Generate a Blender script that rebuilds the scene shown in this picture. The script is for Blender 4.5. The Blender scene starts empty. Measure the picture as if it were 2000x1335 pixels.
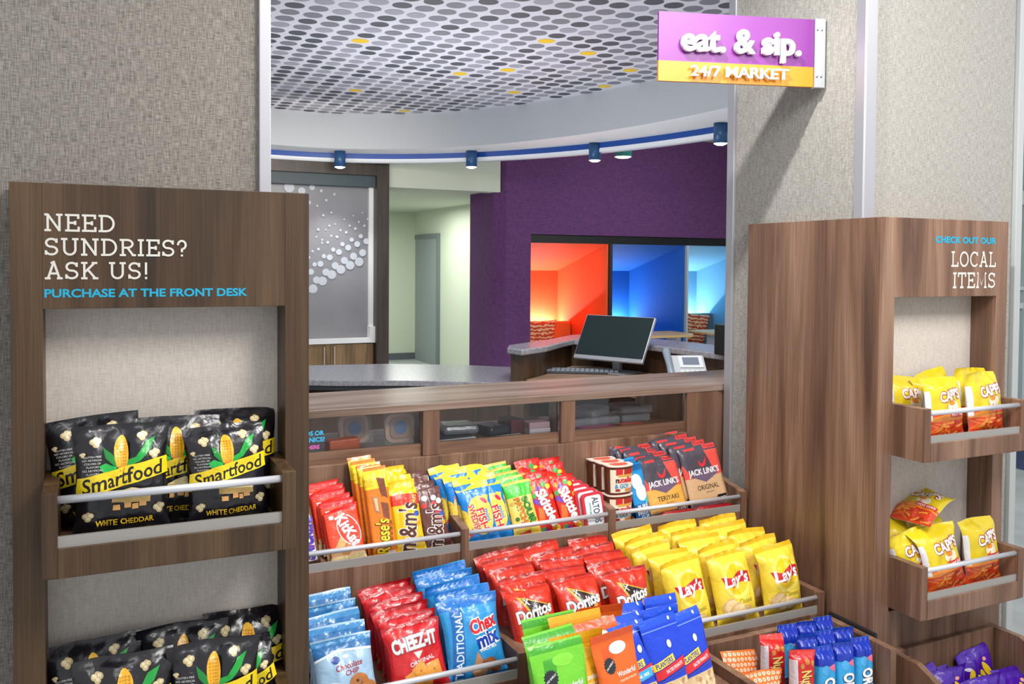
import bpy, math, random
from mathutils import Vector, Matrix, noise
from mathutils.geometry import tessellate_polygon
random.seed(7)
PI = math.pi
SC = bpy.context.scene
COL = SC.collection

# ------------------------------------------------------------------ camera, world, lights, exposure
def make_camera():
    f, yaw, tilt, roll, cy = 1708.6, math.radians(25.231), math.radians(1.7043), math.radians(-.4108), 565.15
    fwd = Vector((math.sin(yaw)*math.cos(tilt), math.cos(yaw)*math.cos(tilt), -math.sin(tilt)))
    right = Vector((math.cos(yaw), -math.sin(yaw), 0)); down = fwd.cross(right)
    r2 = right*math.cos(roll)+down*math.sin(roll); d2 = down*math.cos(roll)-right*math.sin(roll)
    cam = bpy.data.cameras.new('camera'); cam.sensor_width = 36; cam.lens = f/2000*36
    cam.shift_y = -(667.5-cy)/2000
    cam.clip_start = .05; cam.clip_end = 100
    o = bpy.data.objects.new('camera', cam); COL.objects.link(o)
    m = Matrix.Identity(4)
    for i in range(3):
        m[i][0] = r2[i]; m[i][1] = -d2[i]; m[i][2] = -fwd[i]
    m[2][3] = 1.5
    o.matrix_world = m
    SC.camera = o
make_camera()
SC.view_settings.view_transform = 'Standard'
SC.view_settings.look = 'None'
SC.view_settings.gamma = 1
SC.view_settings.exposure = 0.0
SC.view_settings.use_curve_mapping = False
w = bpy.data.worlds.new('world'); SC.world = w; w.use_nodes = True
w.node_tree.nodes['Background'].inputs[0].default_value = (.93, .96, 1.0, 1)
w.node_tree.nodes['Background'].inputs[1].default_value = .76

def area(name, loc, size, power, col=(1, 1, 1), target=None, size_y=None, spread=None):
    l = bpy.data.lights.new(name, 'AREA'); l.energy = power; l.color = col; l.size = size
    if size_y: l.shape = 'RECTANGLE'; l.size_y = size_y
    if spread: l.spread = spread
    o = bpy.data.objects.new(name, l); COL.objects.link(o); o.location = loc
    if target is not None:
        d = Vector(target)-Vector(loc); o.rotation_euler = d.to_track_quat('-Z', 'Y').to_euler()
    return o
def spot(name, loc, target, power, angle=60, blend=.5, rad=.05, col=(1, 1, 1)):
    l = bpy.data.lights.new(name, 'SPOT'); l.energy = power; l.color = col; l.spot_size = math.radians(angle); l.spot_blend = blend
    l.shadow_soft_size = rad
    o = bpy.data.objects.new(name, l); COL.objects.link(o); o.location = loc
    d = Vector(target)-Vector(loc); o.rotation_euler = d.to_track_quat('-Z', 'Y').to_euler()
    return o
area('ceiling_light', (1.5, .3, 2.85), .8, 50, (1, .97, .93), (1.35, 2.15, .5))
area('ceiling_light', (.3, .6, 2.85), .4, 5, (1, .97, .93), (.8, 2.1, .6))
spot('track_light', (1.05, 1.70, 2.95), (1.5, 2.05, .9), 110, 120, .7, .035, (1, .98, .95))
area('ceiling_light', (2.9, .1, 2.85), .6, 16, (1, .97, .93), (2.3, 1.8, .9))
area('lobby_fill', (1.8, 3.1, 2.75), 1.2, 34, (1, 1, 1), (2.4, 6.5, .6), .5)  # added fill out of view, brightens the room behind the counter
area('lobby_fill', (5.4, 6.6, 2.9), 1.6, 50, (1, .98, .96), (5.0, 8.0, 0), 1.0)  # added general fill for the booth side of the lobby
area('lobby_fill', (1.6, 7.2, 2.40), 1.0, 9, (1, .90, .78), (1.9, 8.6, 1.9), .3)  # added warm fill for the upper part of the window film
area('ceiling_fill', (2.0, 5.4, 1.2), 1.6, 46, (.97, .97, 1), (2.0, 5.5, 3.0))  # added fill in mid-air, shines up to brighten the dotted ceiling
area('corridor_light', (3.5, 11.0, 2.24), .9, 46, (.97, 1, .93), (3.5, 11, 0))
area('entry_light', (4.2, 3.4, 2.9), 1.0, 60, (.9, .97, 1), (4.2, 3.4, 0))

# ------------------------------------------------------------------ materials
def lin(h):
    h = h.lstrip('#'); c = [int(h[i:i+2], 16)/255 for i in (0, 2, 4)]
    return tuple(x/12.92 if x <= .04045 else ((x+.055)/1.055)**2.4 for x in c)+(1,)
MATS = {}
def new_mat(name):
    m = bpy.data.materials.new(name); m.use_nodes = True
    nt = m.node_tree; b = nt.nodes['Principled BSDF']
    return m, nt, b
def plain(hexc, rough=.5, metal=0, spec=.5, coat=0):
    k = ('p', hexc, rough, metal, spec, coat)
    if k not in MATS:
        m, nt, b = new_mat('plain_'+hexc.strip('#'))
        b.inputs['Base Color'].default_value = lin(hexc); b.inputs['Roughness'].default_value = rough
        b.inputs['Metallic'].default_value = metal; b.inputs['Specular IOR Level'].default_value = spec
        b.inputs['Coat Weight'].default_value = coat
        MATS[k] = m
    return MATS[k]
def foil(hexc, rough=.27, bump=.35, metal=0):
    k = ('f', hexc, rough, bump, metal)
    if k not in MATS:
        m, nt, b = new_mat('foil_'+hexc.strip('#'))
        b.inputs['Base Color'].default_value = lin(hexc); b.inputs['Roughness'].default_value = rough
        b.inputs['Metallic'].default_value = metal; b.inputs['Specular IOR Level'].default_value = .65
        tc = nt.nodes.new('ShaderNodeTexCoord'); oi = nt.nodes.new('ShaderNodeObjectInfo')
        ad = nt.nodes.new('ShaderNodeVectorMath'); ad.operation = 'ADD'
        nt.links.new(tc.outputs['Object'], ad.inputs[0]); nt.links.new(oi.outputs['Random'], ad.inputs[1])
        n = nt.nodes.new('ShaderNodeTexNoise'); n.inputs['Scale'].default_value = 38; n.inputs['Detail'].default_value = 2
        n.inputs['Distortion'].default_value = .8
        nt.links.new(ad.outputs[0], n.inputs['Vector'])
        bp = nt.nodes.new('ShaderNodeBump'); bp.inputs['Strength'].default_value = bump; bp.inputs['Distance'].default_value = .006
        nt.links.new(n.outputs[0], bp.inputs['Height']); nt.links.new(bp.outputs[0], b.inputs['Normal'])
        MATS[k] = m
    return MATS[k]
def emit(hexc, s):
    k = ('e', hexc, s)
    if k not in MATS:
        m, nt, b = new_mat('glow_'+hexc.strip('#'))
        b.inputs['Base Color'].default_value = lin(hexc); b.inputs['Emission Color'].default_value = lin(hexc); b.inputs['Emission Strength'].default_value = s
        MATS[k] = m
    return MATS[k]
def ramp(nt, stops):
    r = nt.nodes.new('ShaderNodeValToRGB'); e = r.color_ramp.elements
    while len(e) < len(stops): e.new(.5)
    for x, (p, c) in zip(e, stops): x.position = p; x.color = lin(c)
    return r
def wood(name, dark, mid, light, axis='Z', rough=.42):
    k = ('w', name, axis)
    if k in MATS: return MATS[k]
    m, nt, b = new_mat('wood_'+name+'_'+axis.lower())
    geo = nt.nodes.new('ShaderNodeNewGeometry')
    def nz(sa, sl, det, dist):
        mp = nt.nodes.new('ShaderNodeMapping')
        s = [sa, sa, sa]; s['XYZ'.index(axis)] = sl
        mp.inputs['Scale'].default_value = s
        nt.links.new(geo.outputs['Position'], mp.inputs['Vector'])
        n = nt.nodes.new('ShaderNodeTexNoise'); n.inputs['Scale'].default_value = 1; n.inputs['Detail'].default_value = det; n.inputs['Distortion'].default_value = dist
        nt.links.new(mp.outputs[0], n.inputs['Vector'])
        return n
    a = nz(12, .8, 6, 1.1); c = nz(300, 4, 2, 0)
    r = ramp(nt, [(.3, dark), (.5, mid), (.72, light)])
    nt.links.new(a.outputs[0], r.inputs[0])
    r2 = ramp(nt, [(.35, '#d2ccc8'), (.6, '#ffffff')])
    nt.links.new(c.outputs[0], r2.inputs[0])
    mx = nt.nodes.new('ShaderNodeMix'); mx.data_type = 'RGBA'; mx.blend_type = 'MULTIPLY'; mx.inputs[0].default_value = .8
    nt.links.new(r.outputs[0], mx.inputs[6]); nt.links.new(r2.outputs[0], mx.inputs[7])
    nt.links.new(mx.outputs[2], b.inputs['Base Color'])
    b.inputs['Roughness'].default_value = rough
    MATS[k] = m
    return m
def linen(name, c1, c2, scale=1.0, contrast=(.36, .64)):
    k = ('l', name)
    if k in MATS: return MATS[k]
    m, nt, b = new_mat('linen_'+name)
    geo = nt.nodes.new('ShaderNodeNewGeometry')
    outs = []
    for s in ((60, 60, 620), (520, 520, 40)):
        mp = nt.nodes.new('ShaderNodeMapping'); mp.inputs['Scale'].default_value = [x*scale for x in s]
        nt.links.new(geo.outputs['Position'], mp.inputs['Vector'])
        n = nt.nodes.new('ShaderNodeTexNoise'); n.inputs['Scale'].default_value = 1; n.inputs['Detail'].default_value = 3
        nt.links.new(mp.outputs[0], n.inputs['Vector']); outs.append(n)
    ad = nt.nodes.new('ShaderNodeMath'); ad.operation = 'ADD'
    nt.links.new(outs[0].outputs[0], ad.inputs[0]); nt.links.new(outs[1].outputs[0], ad.inputs[1])
    hv = nt.nodes.new('ShaderNodeMath'); hv.operation = 'MULTIPLY'; hv.inputs[1].default_value = .5
    nt.links.new(ad.outputs[0], hv.inputs[0])
    r = ramp(nt, [(contrast[0], c1), (contrast[1], c2)])
    nt.links.new(hv.outputs[0], r.inputs[0]); nt.links.new(r.outputs[0], b.inputs['Base Color'])
    b.inputs['Roughness'].default_value = .85; b.inputs['Specular IOR Level'].default_value = .2
    bp = nt.nodes.new('ShaderNodeBump'); bp.inputs['Strength'].default_value = .25; bp.inputs['Distance'].default_value = .002
    nt.links.new(hv.outputs[0], bp.inputs['Height']); nt.links.new(bp.outputs[0], b.inputs['Normal'])
    MATS[k] = m
    return m
def speckle(name, c1, c2, scale, rough):
    k = ('s', name)
    if k in MATS: return MATS[k]
    m, nt, b = new_mat(name)
    geo = nt.nodes.new('ShaderNodeNewGeometry')
    n = nt.nodes.new('ShaderNodeTexNoise'); n.inputs['Scale'].default_value = scale; n.inputs['Detail'].default_value = 4
    nt.links.new(geo.outputs['Position'], n.inputs['Vector'])
    r = ramp(nt, [(.35, c1), (.65, c2)])
    nt.links.new(n.outputs[0], r.inputs[0]); nt.links.new(r.outputs[0], b.inputs['Base Color']); b.inputs['Roughness'].default_value = rough
    MATS[k] = m
    return m
def glass_mat():
    k = 'glass'
    if k in MATS: return MATS[k]
    m, nt, b = new_mat('clear_glass')
    out = nt.nodes['Material Output']
    tr = nt.nodes.new('ShaderNodeBsdfTransparent'); gl = nt.nodes.new('ShaderNodeBsdfGlossy'); gl.inputs['Roughness'].default_value = .03
    fr = nt.nodes.new('ShaderNodeFresnel'); fr.inputs[0].default_value = 1.45
    ms = nt.nodes.new('ShaderNodeMixShader')
    nt.links.new(fr.outputs[0], ms.inputs[0]); nt.links.new(tr.outputs[0], ms.inputs[1]); nt.links.new(gl.outputs[0], ms.inputs[2])
    nt.links.new(ms.outputs[0], out.inputs[0])
    MATS[k] = m
    return m
def clear_plastic(hexc='#dfe6ee', fac=.3):
    k = ('cp', hexc, fac)
    if k in MATS: return MATS[k]
    m, nt, b = new_mat('clear_plastic')
    out = nt.nodes['Material Output']
    tr = nt.nodes.new('ShaderNodeBsdfTransparent'); b.inputs['Base Color'].default_value = lin(hexc); b.inputs['Roughness'].default_value = .12
    ms = nt.nodes.new('ShaderNodeMixShader'); ms.inputs[0].default_value = fac
    nt.links.new(tr.outputs[0], ms.inputs[1]); nt.links.new(b.outputs[0], ms.inputs[2]); nt.links.new(ms.outputs[0], out.inputs[0])
    MATS[k] = m
    return m

WD = ('walnut', '#5b4031', '#82614d', '#a17f6a')
WOOD = lambda ax='Z': wood(*WD, axis=ax)
WOODK = lambda ax='Z': wood('brown', '#332313', '#4d3722', '#634b31', axis=ax)  # left kiosk's walnut with its shade put in the colour; also desk brown
LINEN_L = linen('grey', '#5f5a55', '#a39c94')
LINEN_R = linen('pale', '#85827c', '#b6b3ad')
LINEN_B = linen('back', '#bdb2a8', '#dfd6cc', contrast=(.3, .7))
ALU = plain('#d2d4da', .28, .35)
SILVER = plain('#b9b9bf', .4, .6)
LIPM = plain('#a39f9a', .35, .2)
BLACK = plain('#121316', .4)

# ------------------------------------------------------------------ mesh builder
ORG = {}
class MB:
    def __init__(s): s.v = []; s.f = []; s.m = []; s.mats = []; s.sm = []
    def mi(s, m):
        if m not in s.mats: s.mats.append(m)
        return s.mats.index(m)
    def face(s, pts, m, smooth=False):
        b = len(s.v); s.v += [tuple(p) for p in pts]; s.f.append(tuple(range(b, b+len(pts)))); s.m.append(s.mi(m)); s.sm.append(smooth)
    def raw(s, vs, fs, m, smooth=False):
        b = len(s.v); s.v += [tuple(p) for p in vs]; k = s.mi(m)
        for f in fs: s.f.append(tuple(i+b for i in f)); s.m.append(k); s.sm.append(smooth)
    def box(s, x0, x1, y0, y1, z0, z1, m):
        v = [(x, y, z) for z in (z0, z1) for y in (y0, y1) for x in (x0, x1)]
        s.raw(v, [(0, 2, 3, 1), (4, 5, 7, 6), (0, 1, 5, 4), (2, 6, 7, 3), (0, 4, 6, 2), (1, 3, 7, 5)], m)
    def prism(s, poly, a, b, m, axis='Z', smooth=False):
        """poly: 2D points; extruded from a to b along axis. axis Z: (x,y); Y: (x,z); X: (y,z)"""
        def P(p, t):
            return (p[0], p[1], t) if axis == 'Z' else ((p[0], t, p[1]) if axis == 'Y' else (t, p[0], p[1]))
        n = len(poly)
        vs = [P(p, a) for p in poly]+[P(p, b) for p in poly]
        s.raw(vs, [(i, (i+1) % n, (i+1) % n+n, i+n) for i in range(n)], m, smooth)
        tr = tessellate_polygon([[Vector((p[0], p[1], 0)) for p in poly]])
        s.raw([P(p, a) for p in poly], [tuple(t) for t in tr], m)
        s.raw([P(p, b) for p in poly], [tuple(reversed(t)) for t in tr], m)
    def tube(s, pts, r, m, n=12, caps=True):
        pts = [Vector(p) for p in pts]; rings = []
        for i, p in enumerate(pts):
            t = (pts[min(i+1, len(pts)-1)]-pts[max(i-1, 0)]).normalized()
            up = Vector((0, 0, 1)) if abs(t.z) < .9 else Vector((1, 0, 0))
            a = t.cross(up).normalized(); b = t.cross(a)
            rings.append([p+(a*math.cos(2*PI*k/n)+b*math.sin(2*PI*k/n))*(r if not isinstance(r, (list, tuple)) else r[i]) for k in range(n)])
        vs = [q for rg in rings for q in rg]
        s.raw(vs, [(i*n+k, i*n+(k+1) % n, (i+1)*n+(k+1) % n, (i+1)*n+k) for i in range(len(pts)-1) for k in range(n)], m, True)
        if caps:
            s.raw(rings[0], [tuple(range(n))], m); s.raw(rings[-1], [tuple(reversed(range(n)))], m)
    def lathe(s, prof, c, m, n=24, smooth=True, caps=True):
        vs = []; k = len(prof)
        for i in range(n):
            a = 2*PI*i/n
            vs += [(c[0]+r*math.cos(a), c[1]+r*math.sin(a), c[2]+z) for r, z in prof]
        s.raw(vs, [(i*k+j, ((i+1) % n)*k+j, ((i+1) % n)*k+j+1, i*k+j+1) for i in range(n) for j in range(k-1)], m, smooth)
    def build(s, name, parent=None, org=None, bevel=0, recalc=True):
        o_ = org if org is not None else (ORG.get(parent.name, (0, 0, 0)) if parent else (0, 0, 0))
        me = bpy.data.meshes.new(name)
        me.from_pydata([(x-o_[0], y-o_[1], z-o_[2]) for x, y, z in s.v], [], s.f)
        for m in s.mats: me.materials.append(m)
        me.polygons.foreach_set('material_index', s.m)
        me.polygons.foreach_set('use_smooth', s.sm)
        o = bpy.data.objects.new(name, me); COL.objects.link(o)
        if parent: o.parent = parent
        else: o.location = o_
        ORG[o.name] = o_
        if recalc:
            import bmesh
            bm = bmesh.new(); bm.from_mesh(me); bmesh.ops.remove_doubles(bm, verts=bm.verts, dist=1e-6)
            bmesh.ops.recalc_face_normals(bm, faces=bm.faces); bm.to_mesh(me); bm.free()
        if bevel:
            md = o.modifiers.new('bevel', 'BEVEL'); md.width = bevel; md.segments = 2; md.limit_method = 'ANGLE'; md.angle_limit = .6
        return o
def tag(o, label, cat, group=None):
    o['label'] = label; o['category'] = cat
    if group: o['group'] = group
    return o
def thing(name, label, cat, loc=(0, 0, 0), group=None, rot=None, scale=None):
    o = bpy.data.objects.new(name, None); COL.objects.link(o); o.location = loc; o.empty_display_size = .05
    if rot: o.rotation_euler = rot
    tag(o, label, cat, group); ORG[o.name] = tuple(loc) if rot is None else (0, 0, 0)
    return o
def struct(o): o['kind'] = 'structure'; return o
def boxpart(name, parent, b, m, bevel=.0012):
    q = MB(); q.box(*b, m); return q.build(name, parent, bevel=bevel)

# ------------------------------------------------------------------ lettering
TXT = {}; RES = [3]
def text_tris(s, bold=0.0):
    k = (s, bold)
    if k in TXT: return TXT[k]
    c = bpy.data.curves.new('t', 'FONT'); c.body = s; c.resolution_u = RES[0]; c.size = 1/.6914 ; c.offset = bold
    c.fill_mode = 'FRONT'
    o = bpy.data.objects.new('t', c); COL.objects.link(o)
    dg = bpy.context.evaluated_depsgraph_get(); dg.update()
    me = bpy.data.meshes.new_from_object(o.evaluated_get(dg))
    vs = [(v.co.x, v.co.y) for v in me.vertices]
    fs = [tuple(p.vertices) for p in me.polygons]
    bpy.data.objects.remove(o); bpy.data.curves.remove(c); bpy.data.meshes.remove(me)
    if vs:
        x0 = min(v[0] for v in vs); x1 = max(v[0] for v in vs); cx = (x0+x1)/2
        vs = [(x-cx, y-.5) for x, y in vs]
    TXT[k] = (vs, fs, (x1-x0) if vs else 0)
    return TXT[k]

# slab-serif strokes: each glyph = (advance, strokes); stroke = list of points, cap height 1
def arc(cx, cy, rx, ry, a0, a1, n=12):
    return [(cx+rx*math.cos(math.radians(a0+(a1-a0)*i/n)), cy+ry*math.sin(math.radians(a0+(a1-a0)*i/n))) for i in range(n+1)]
def sf(x, y, h=.17): return [(x-h, y), (x+h, y)]
b_, t_ = .05, .95
GL = {
 'N': (1.0, [[(.2, 0), (.2, 1)], [(.2, .96), (.8, .04)], [(.8, 0), (.8, 1)], sf(.2, b_), [(.03, t_), (.22, t_)], sf(.8, t_)]),
 'E': (.82, [[(.2, 0), (.2, 1)], [(.03, t_), (.72, t_), (.72, .74)], [(.03, b_), (.74, b_), (.74, .28)], [(.2, .5), (.56, .5)], [(.56, .38), (.56, .62)]]),
 'D': (.95, [[(.2, 0), (.2, 1)], [(.03, t_), (.42, t_)]+arc(.42, .5, .42, .45, 90, -90)+[(.03, b_)]]),
 'S': (.78, [arc(.38, .72, .27, .23, 20, 270)[:-1]+arc(.38, .275, .29, .225, 90, -160), [(.64, .72), (.64, .97)], [(.1, .03), (.1, .28)]]),
 'U': (.98, [[(.2, 1), (.2, .35)]+arc(.49, .35, .29, .30, 180, 360)+[(.78, .35), (.78, 1)], sf(.2, t_), sf(.78, t_)]),
 'R': (.92, [[(.2, 0), (.2, 1)], [(.03, t_), (.45, t_)]+arc(.45, .72, .28, .23, 90, -90)+[(.2, .49)], [(.45, .49), (.76, .05)], sf(.2, b_), [(.68, b_), (.92, b_)]]),
 'I': (.42, [[(.21, 0), (.21, 1)], sf(.21, b_), sf(.21, t_)]),
 'A': (.98, [[(.18, 0), (.49, 1), (.8, 0)], [(.28, .33), (.70, .33)], sf(.18, b_, .15), sf(.8, b_, .15), [(.33, t_), (.5, t_)]]),
 'K': (.96, [[(.2, 0), (.2, 1)], [(.74, t_), (.24, .42)], [(.38, .56), (.78, b_)], sf(.2, b_), sf(.2, t_), sf(.74, t_, .15), sf(.79, b_, .15)]),
 'L': (.78, [[(.2, 0), (.2, 1)], sf(.2, t_), [(.03, b_), (.7, b_), (.7, .3)]]),
 'O': (1.0, [arc(.5, .5, .4, .455, 0, 360, 28)]),
 'C': (.92, [arc(.5, .5, .4, .455, 42, 318, 22), [(.78, .72), (.78, .97)]]),
 'T': (.86, [[(.43, 0), (.43, 1)], sf(.43, b_), [(.08, .72), (.08, t_), (.78, t_), (.78, .72)]]),
 'M': (1.15, [[(.18, 0), (.24, .98), (.57, .2), (.91, .98), (.97, 0)], sf(.18, b_, .14), sf(.97, b_, .14), [(.1, t_), (.26, t_)], [(.89, t_), (1.05, t_)]]),
 '?': (.66, [[(.1, .68)]+arc(.32, .71, .22, .24, 180, 0)+arc(.32, .71, .22, .26, 0, -90)[1:]+[(.32, .26)], [(.32, 0), (.32, .12)]]),
 '!': (.36, [[(.18, .27), (.18, 1)], [(.18, 0), (.18, .13)]]),
 ' ': (.4, []),
}
def slab_quads(s, wd=.125, gap=.06):
    x = 0; out = []
    for ch in s:
        adv, st = GL[ch]
        for pl in st:
            n = len(pl); L = []; Rr = []
            for i, p in enumerate(pl):
                a = Vector(pl[max(i-1, 0)]); c = Vector(pl[min(i+1, n-1)]); d = (c-a).normalized()
                nn = Vector((-d.y, d.x))
                L.append((p[0]+x+nn.x*wd/2, p[1]+nn.y*wd/2)); Rr.append((p[0]+x-nn.x*wd/2, p[1]-nn.y*wd/2))
            if n > 2 and n < 5:
                for i in range(n-1):
                    a = Vector(pl[i]); c = Vector(pl[i+1]); d = (c-a).normalized(); nn = Vector((-d.y, d.x))*wd/2
                    a2 = a-d*wd*.4*(i > 0); c2 = c+d*wd*.4*(i < n-2)
                    out.append([(a2.x+x+nn.x, a2.y+nn.y), (a2.x+x-nn.x, a2.y-nn.y), (c2.x+x-nn.x, c2.y-nn.y), (c2.x+x+nn.x, c2.y+nn.y)])
            else:
                for i in range(n-1): out.append([L[i], Rr[i], Rr[i+1], L[i+1]])
        x += adv+gap
    return out, x-gap
def slab_part(name, parent, s, x, y, z, h, m, align='L', sx=1.0):
    q, wdt = slab_quads(s); b = MB(); x0 = x if align == 'L' else x-wdt*h*sx
    for k, p in enumerate(q): b.face([(x0+a*h*sx, y-.000012*k, z+c*h) for a, c in p], m)
    return b.build(name, parent, recalc=False)
def text_part(name, parent, s, x, y, z, h, m, bold=.02, align='L', sx=1.0, depth=0, width=None, shear=0):
    vs, fs, wd = text_tris(s, bold)
    if width: sx = width/(wd*h)
    off = x+wd*h*sx/2 if align == 'L' else (x-wd*h*sx/2 if align == 'R' else x)
    b = MB()
    P = [(off+(a+shear*(c+.5))*h*sx, y, z+(c+.5)*h) for a, c in vs]
    b.raw(P, fs, m)
    if depth:
        from collections import Counter
        e = Counter()
        for f in fs:
            for i in range(len(f)): e[frozenset((f[i], f[(i+1) % len(f)]))] += 1
        B = len(P); b.raw(P+[(p[0], p[1]+depth, p[2]) for p in P], [(*tuple(k), *[j+B for j in reversed(tuple(k))]) for k, c in e.items() if c == 1], m)
    return b.build(name, parent, recalc=False)

# ------------------------------------------------------------------ setting: floor, walls, ceiling
FLOOR = speckle('floor_tile', '#a9acaa', '#c2c5c3', 3.0, .35)
b = MB(); b.box(-4, 12, -2.5, 14, -.06, 0, FLOOR); struct(b.build('floor'))
b = MB(); b.box(-4, .303, 1.9, 2.5, 0, 3.3, LINEN_L); struct(b.build('wall_left'))
b = MB(); b.box(.303, .3275, 1.888, 2.505, 0, 3.3, SILVER); struct(b.build('trim_1', bevel=.002))
b = MB(); b.box(2.03, 2.699, 1.9, 2.495, 0, 3.3, LINEN_R); struct(b.build('wall_right'))
b = MB(); b.prism([(2.027, 1.925), (2.027, 1.893), (2.031, 1.889), (2.072, 1.889), (2.072, 1.899), (2.029, 1.899), (2.029, 1.925)], 0, 3.3, SILVER); struct(b.build('trim_2'))
b = MB(); b.box(2.018, 2.03, 2.462, 2.499, 0, 3.3, SILVER); struct(b.build('trim_3', bevel=.002))
b = MB(); b.box(2.703, 2.733, 1.885, 2.50, 0, 3.3, plain('#b4b8b8', .5)); struct(b.build('trim_4', bevel=.002))
FASC = plain('#a6abb1', .7)
# lobby recessed drum: dotted ceiling, fascia, underside ring, blue band, white lip
EC = (1.7, 4.5)
def ell(a, b_, t): return (EC[0]+a*math.cos(t), EC[1]+b_*math.sin(t))
TS = [math.radians(-40+260*i/90) for i in range(91)]
TS = [t for t in TS if ell(2.6, 3.9, t)[1] > 2.55]
DOTW = plain('#c4c4cf', .6)
b = MB()
poly = [ell(2.1, 3.57, t) for t in TS]
poly = [(x, max(y, 2.56)) for x, y in poly]
b.face([(x, y, 2.87) for x, y in reversed(poly)], DOTW)
DK = [plain('#43474f', .6), plain('#6f717a', .6), plain('#8f909b', .6), plain('#d9b516', .55)]
YEL = [(1.467, 5.375), (2.493, 4.814), (2.88, 4.968), (2.632, 5.67), (2.38, 5.95), (1.883, 6.909), (3.024, 6.366), (3.399, 5.259), (3.655, 5.812), (2.541, 7.662)]
rd = random.Random(3)
cells = {}
for i in range(-16, 20):
    for j in range(-16, 26):
        x = 2.497+.1288*i; y = 4.966+.139*j+.010*i*.5
        if ((x-EC[0])/2.07)**2+((y-EC[1])/3.54)**2 < 1 and y > 2.62: cells[(x, y)] = rd.choices([0, 1, 2], [.3, .4, .3])[0]
for q in YEL:
    k = min(cells, key=lambda c: (c[0]-q[0])**2+(c[1]-q[1])**2); cells[k] = 3
for (x, y), c in cells.items():
    b.face([(x+.0535*math.cos(2*PI*k/20), y+.0535*math.sin(2*PI*k/20), 2.8688) for k in reversed(range(20))], DK[c])
struct(b.build('ceiling', recalc=False))
def band(name, prof, m, parent=None):
    """prof: list of (grow_x, grow_y, z); swept round the ellipse"""
    b = MB(); n = len(prof)
    vs = []
    for t in TS:
        for gx, gy, z in prof: vs.append((*ell(2.1+gx, 3.57+gy, t), z))
    for i in range(len(TS)-1):
        for j in range(n-1):
            b.raw([vs[i*n+j], vs[(i+1)*n+j], vs[(i+1)*n+j+1], vs[i*n+j+1]], [(0, 1, 2, 3)], m, True)
    return struct(b.build(name))
band('trim_5', [(0, 0, 2.87), (0, 0, 2.55)], FASC)
band('trim_6', [(0, 0, 2.55), (.5, .35, 2.55)], plain('#e4e6ea', .6))
band('trim_7', [(.5, .35, 2.55), (.5, .35, 2.502)], plain('#0b479c', .4))
band('trim_8', [(.497, .347, 2.502), (.497, .347, 2.468), (.60, .45, 2.468), (.60, .45, 2.9)], plain('#dfe3ea', .5))
# far lobby walls
FRM = wood('espresso', '#2c241e', '#3d332b', '#4b3f36')
PURP = linen('purple', '#52305c', '#6e4676', .35)
GRN = plain('#c9d2bd', .8); GRN2 = plain('#c3cabb', .8)
b = MB(); b.box(-3, .94, 8.5, 9.2, 0, 3.3, GRN2); struct(b.build('wall_back_left'))
b = MB(); b.box(.94, 2.616, 8.75, 9.2, 0, 3.3, GRN2); struct(b.build('wall_back'))
b = MB(); b.box(-3, 9.5, 2.52, 9.2, 2.965, 3.0, GRN2); struct(b.build('ceiling_lobby'))
b = MB(); b.box(2.616, 3.86, 8.5, 8.7, 2.257, 3.3, GRN2); b.box(2.616, 4.6, 8.7, 13.2, 2.28, 2.4, GRN2); struct(b.build('ceiling_corridor'))
b = MB(); b.box(2.4, 4.6, 13, 13.2, 0, 2.4, GRN); struct(b.build('wall_corridor_end'))
b = MB(); b.box(4.45, 4.6, 9.78, 13, 0, 2.4, GRN); struct(b.build('wall_corridor_right'))
b = MB(); b.box(4.15, 4.2, 9.24, 9.78, 0, 2.4, GRN); b.box(4.15, 4.6, 9.78, 9.80, 0, 2.4, GRN); struct(b.build('wall_corridor_return'))
b = MB(); b.box(2.62, 4.445, 12.97, 13, 0, .1, plain('#596166')); struct(b.build('baseboard_corridor'))
d = MB(); d.box(4.42, 4.45, 11.95, 12.9, 0, 1.86, plain('#8b9596', .5)); do = struct(d.build('door_1'))
d = MB(); d.box(4.41, 4.45, 11.88, 11.95, 0, 1.93, plain('#6f797b', .5)); d.box(4.41, 4.45, 11.95, 12.9, 1.86, 1.93, plain('#6f797b', .5)); d.build('door_frame', do)
# purple wall with openings for three booths
b = MB()
b.prism([(3.82, 9.24), (3.82, 8.60), (3.93, 8.5), (4.228, 8.5), (4.228, 9.24)], 0, 3.3, PURP)
struct(b.build('wall_purple'))
b = MB(); b.box(4.228, 9.5, 8.5, 8.8, 1.82, 3.3, PURP); b.box(8.45, 9.5, 8.5, 8.8, 0, 1.82, PURP); struct(b.build('wall_purple_right'))
b = MB(); b.box(4.228, 8.45, 8.52, 8.8, 1.728, 1.82, plain('#08080b', .5)); struct(b.build('trim_9'))
for i, (x0, x1, hx) in enumerate([(4.228, 5.205, '#ec6630'), (5.285, 6.265, '#0b5fae'), (6.335, 7.35, '#6fa9c8')]):
    m = plain(hx, .7)
    b = MB(); b.box(x0, x1, 9.70, 9.76, 0, 1.75, m); struct(b.build('wall_alcove_back'))
    for q in (x0-.02, x1):
        b = MB(); b.box(q, q+.02, 8.53, 9.76, 0, 1.75, m); struct(b.build('wall_alcove_side'))
    b = MB(); b.prism([(8.53, 1.728), (9.70, 1.415), (9.70, 1.75), (8.53, 1.75)], x0, x1, m, 'X'); struct(b.build('ceiling_alcove'))
b = MB(); b.box(5.228, 5.262, 8.50, 8.54, 0, 1.728, plain('#2a2a30')); struct(b.build('trim_10'))
b = MB(); b.box(6.288, 6.312, 8.49, 8.54, 0, 1.728, plain('#b9c3c9')); struct(b.build('trim_11'))
LEDW = emit('#fff1e6', 9.0)
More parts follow.
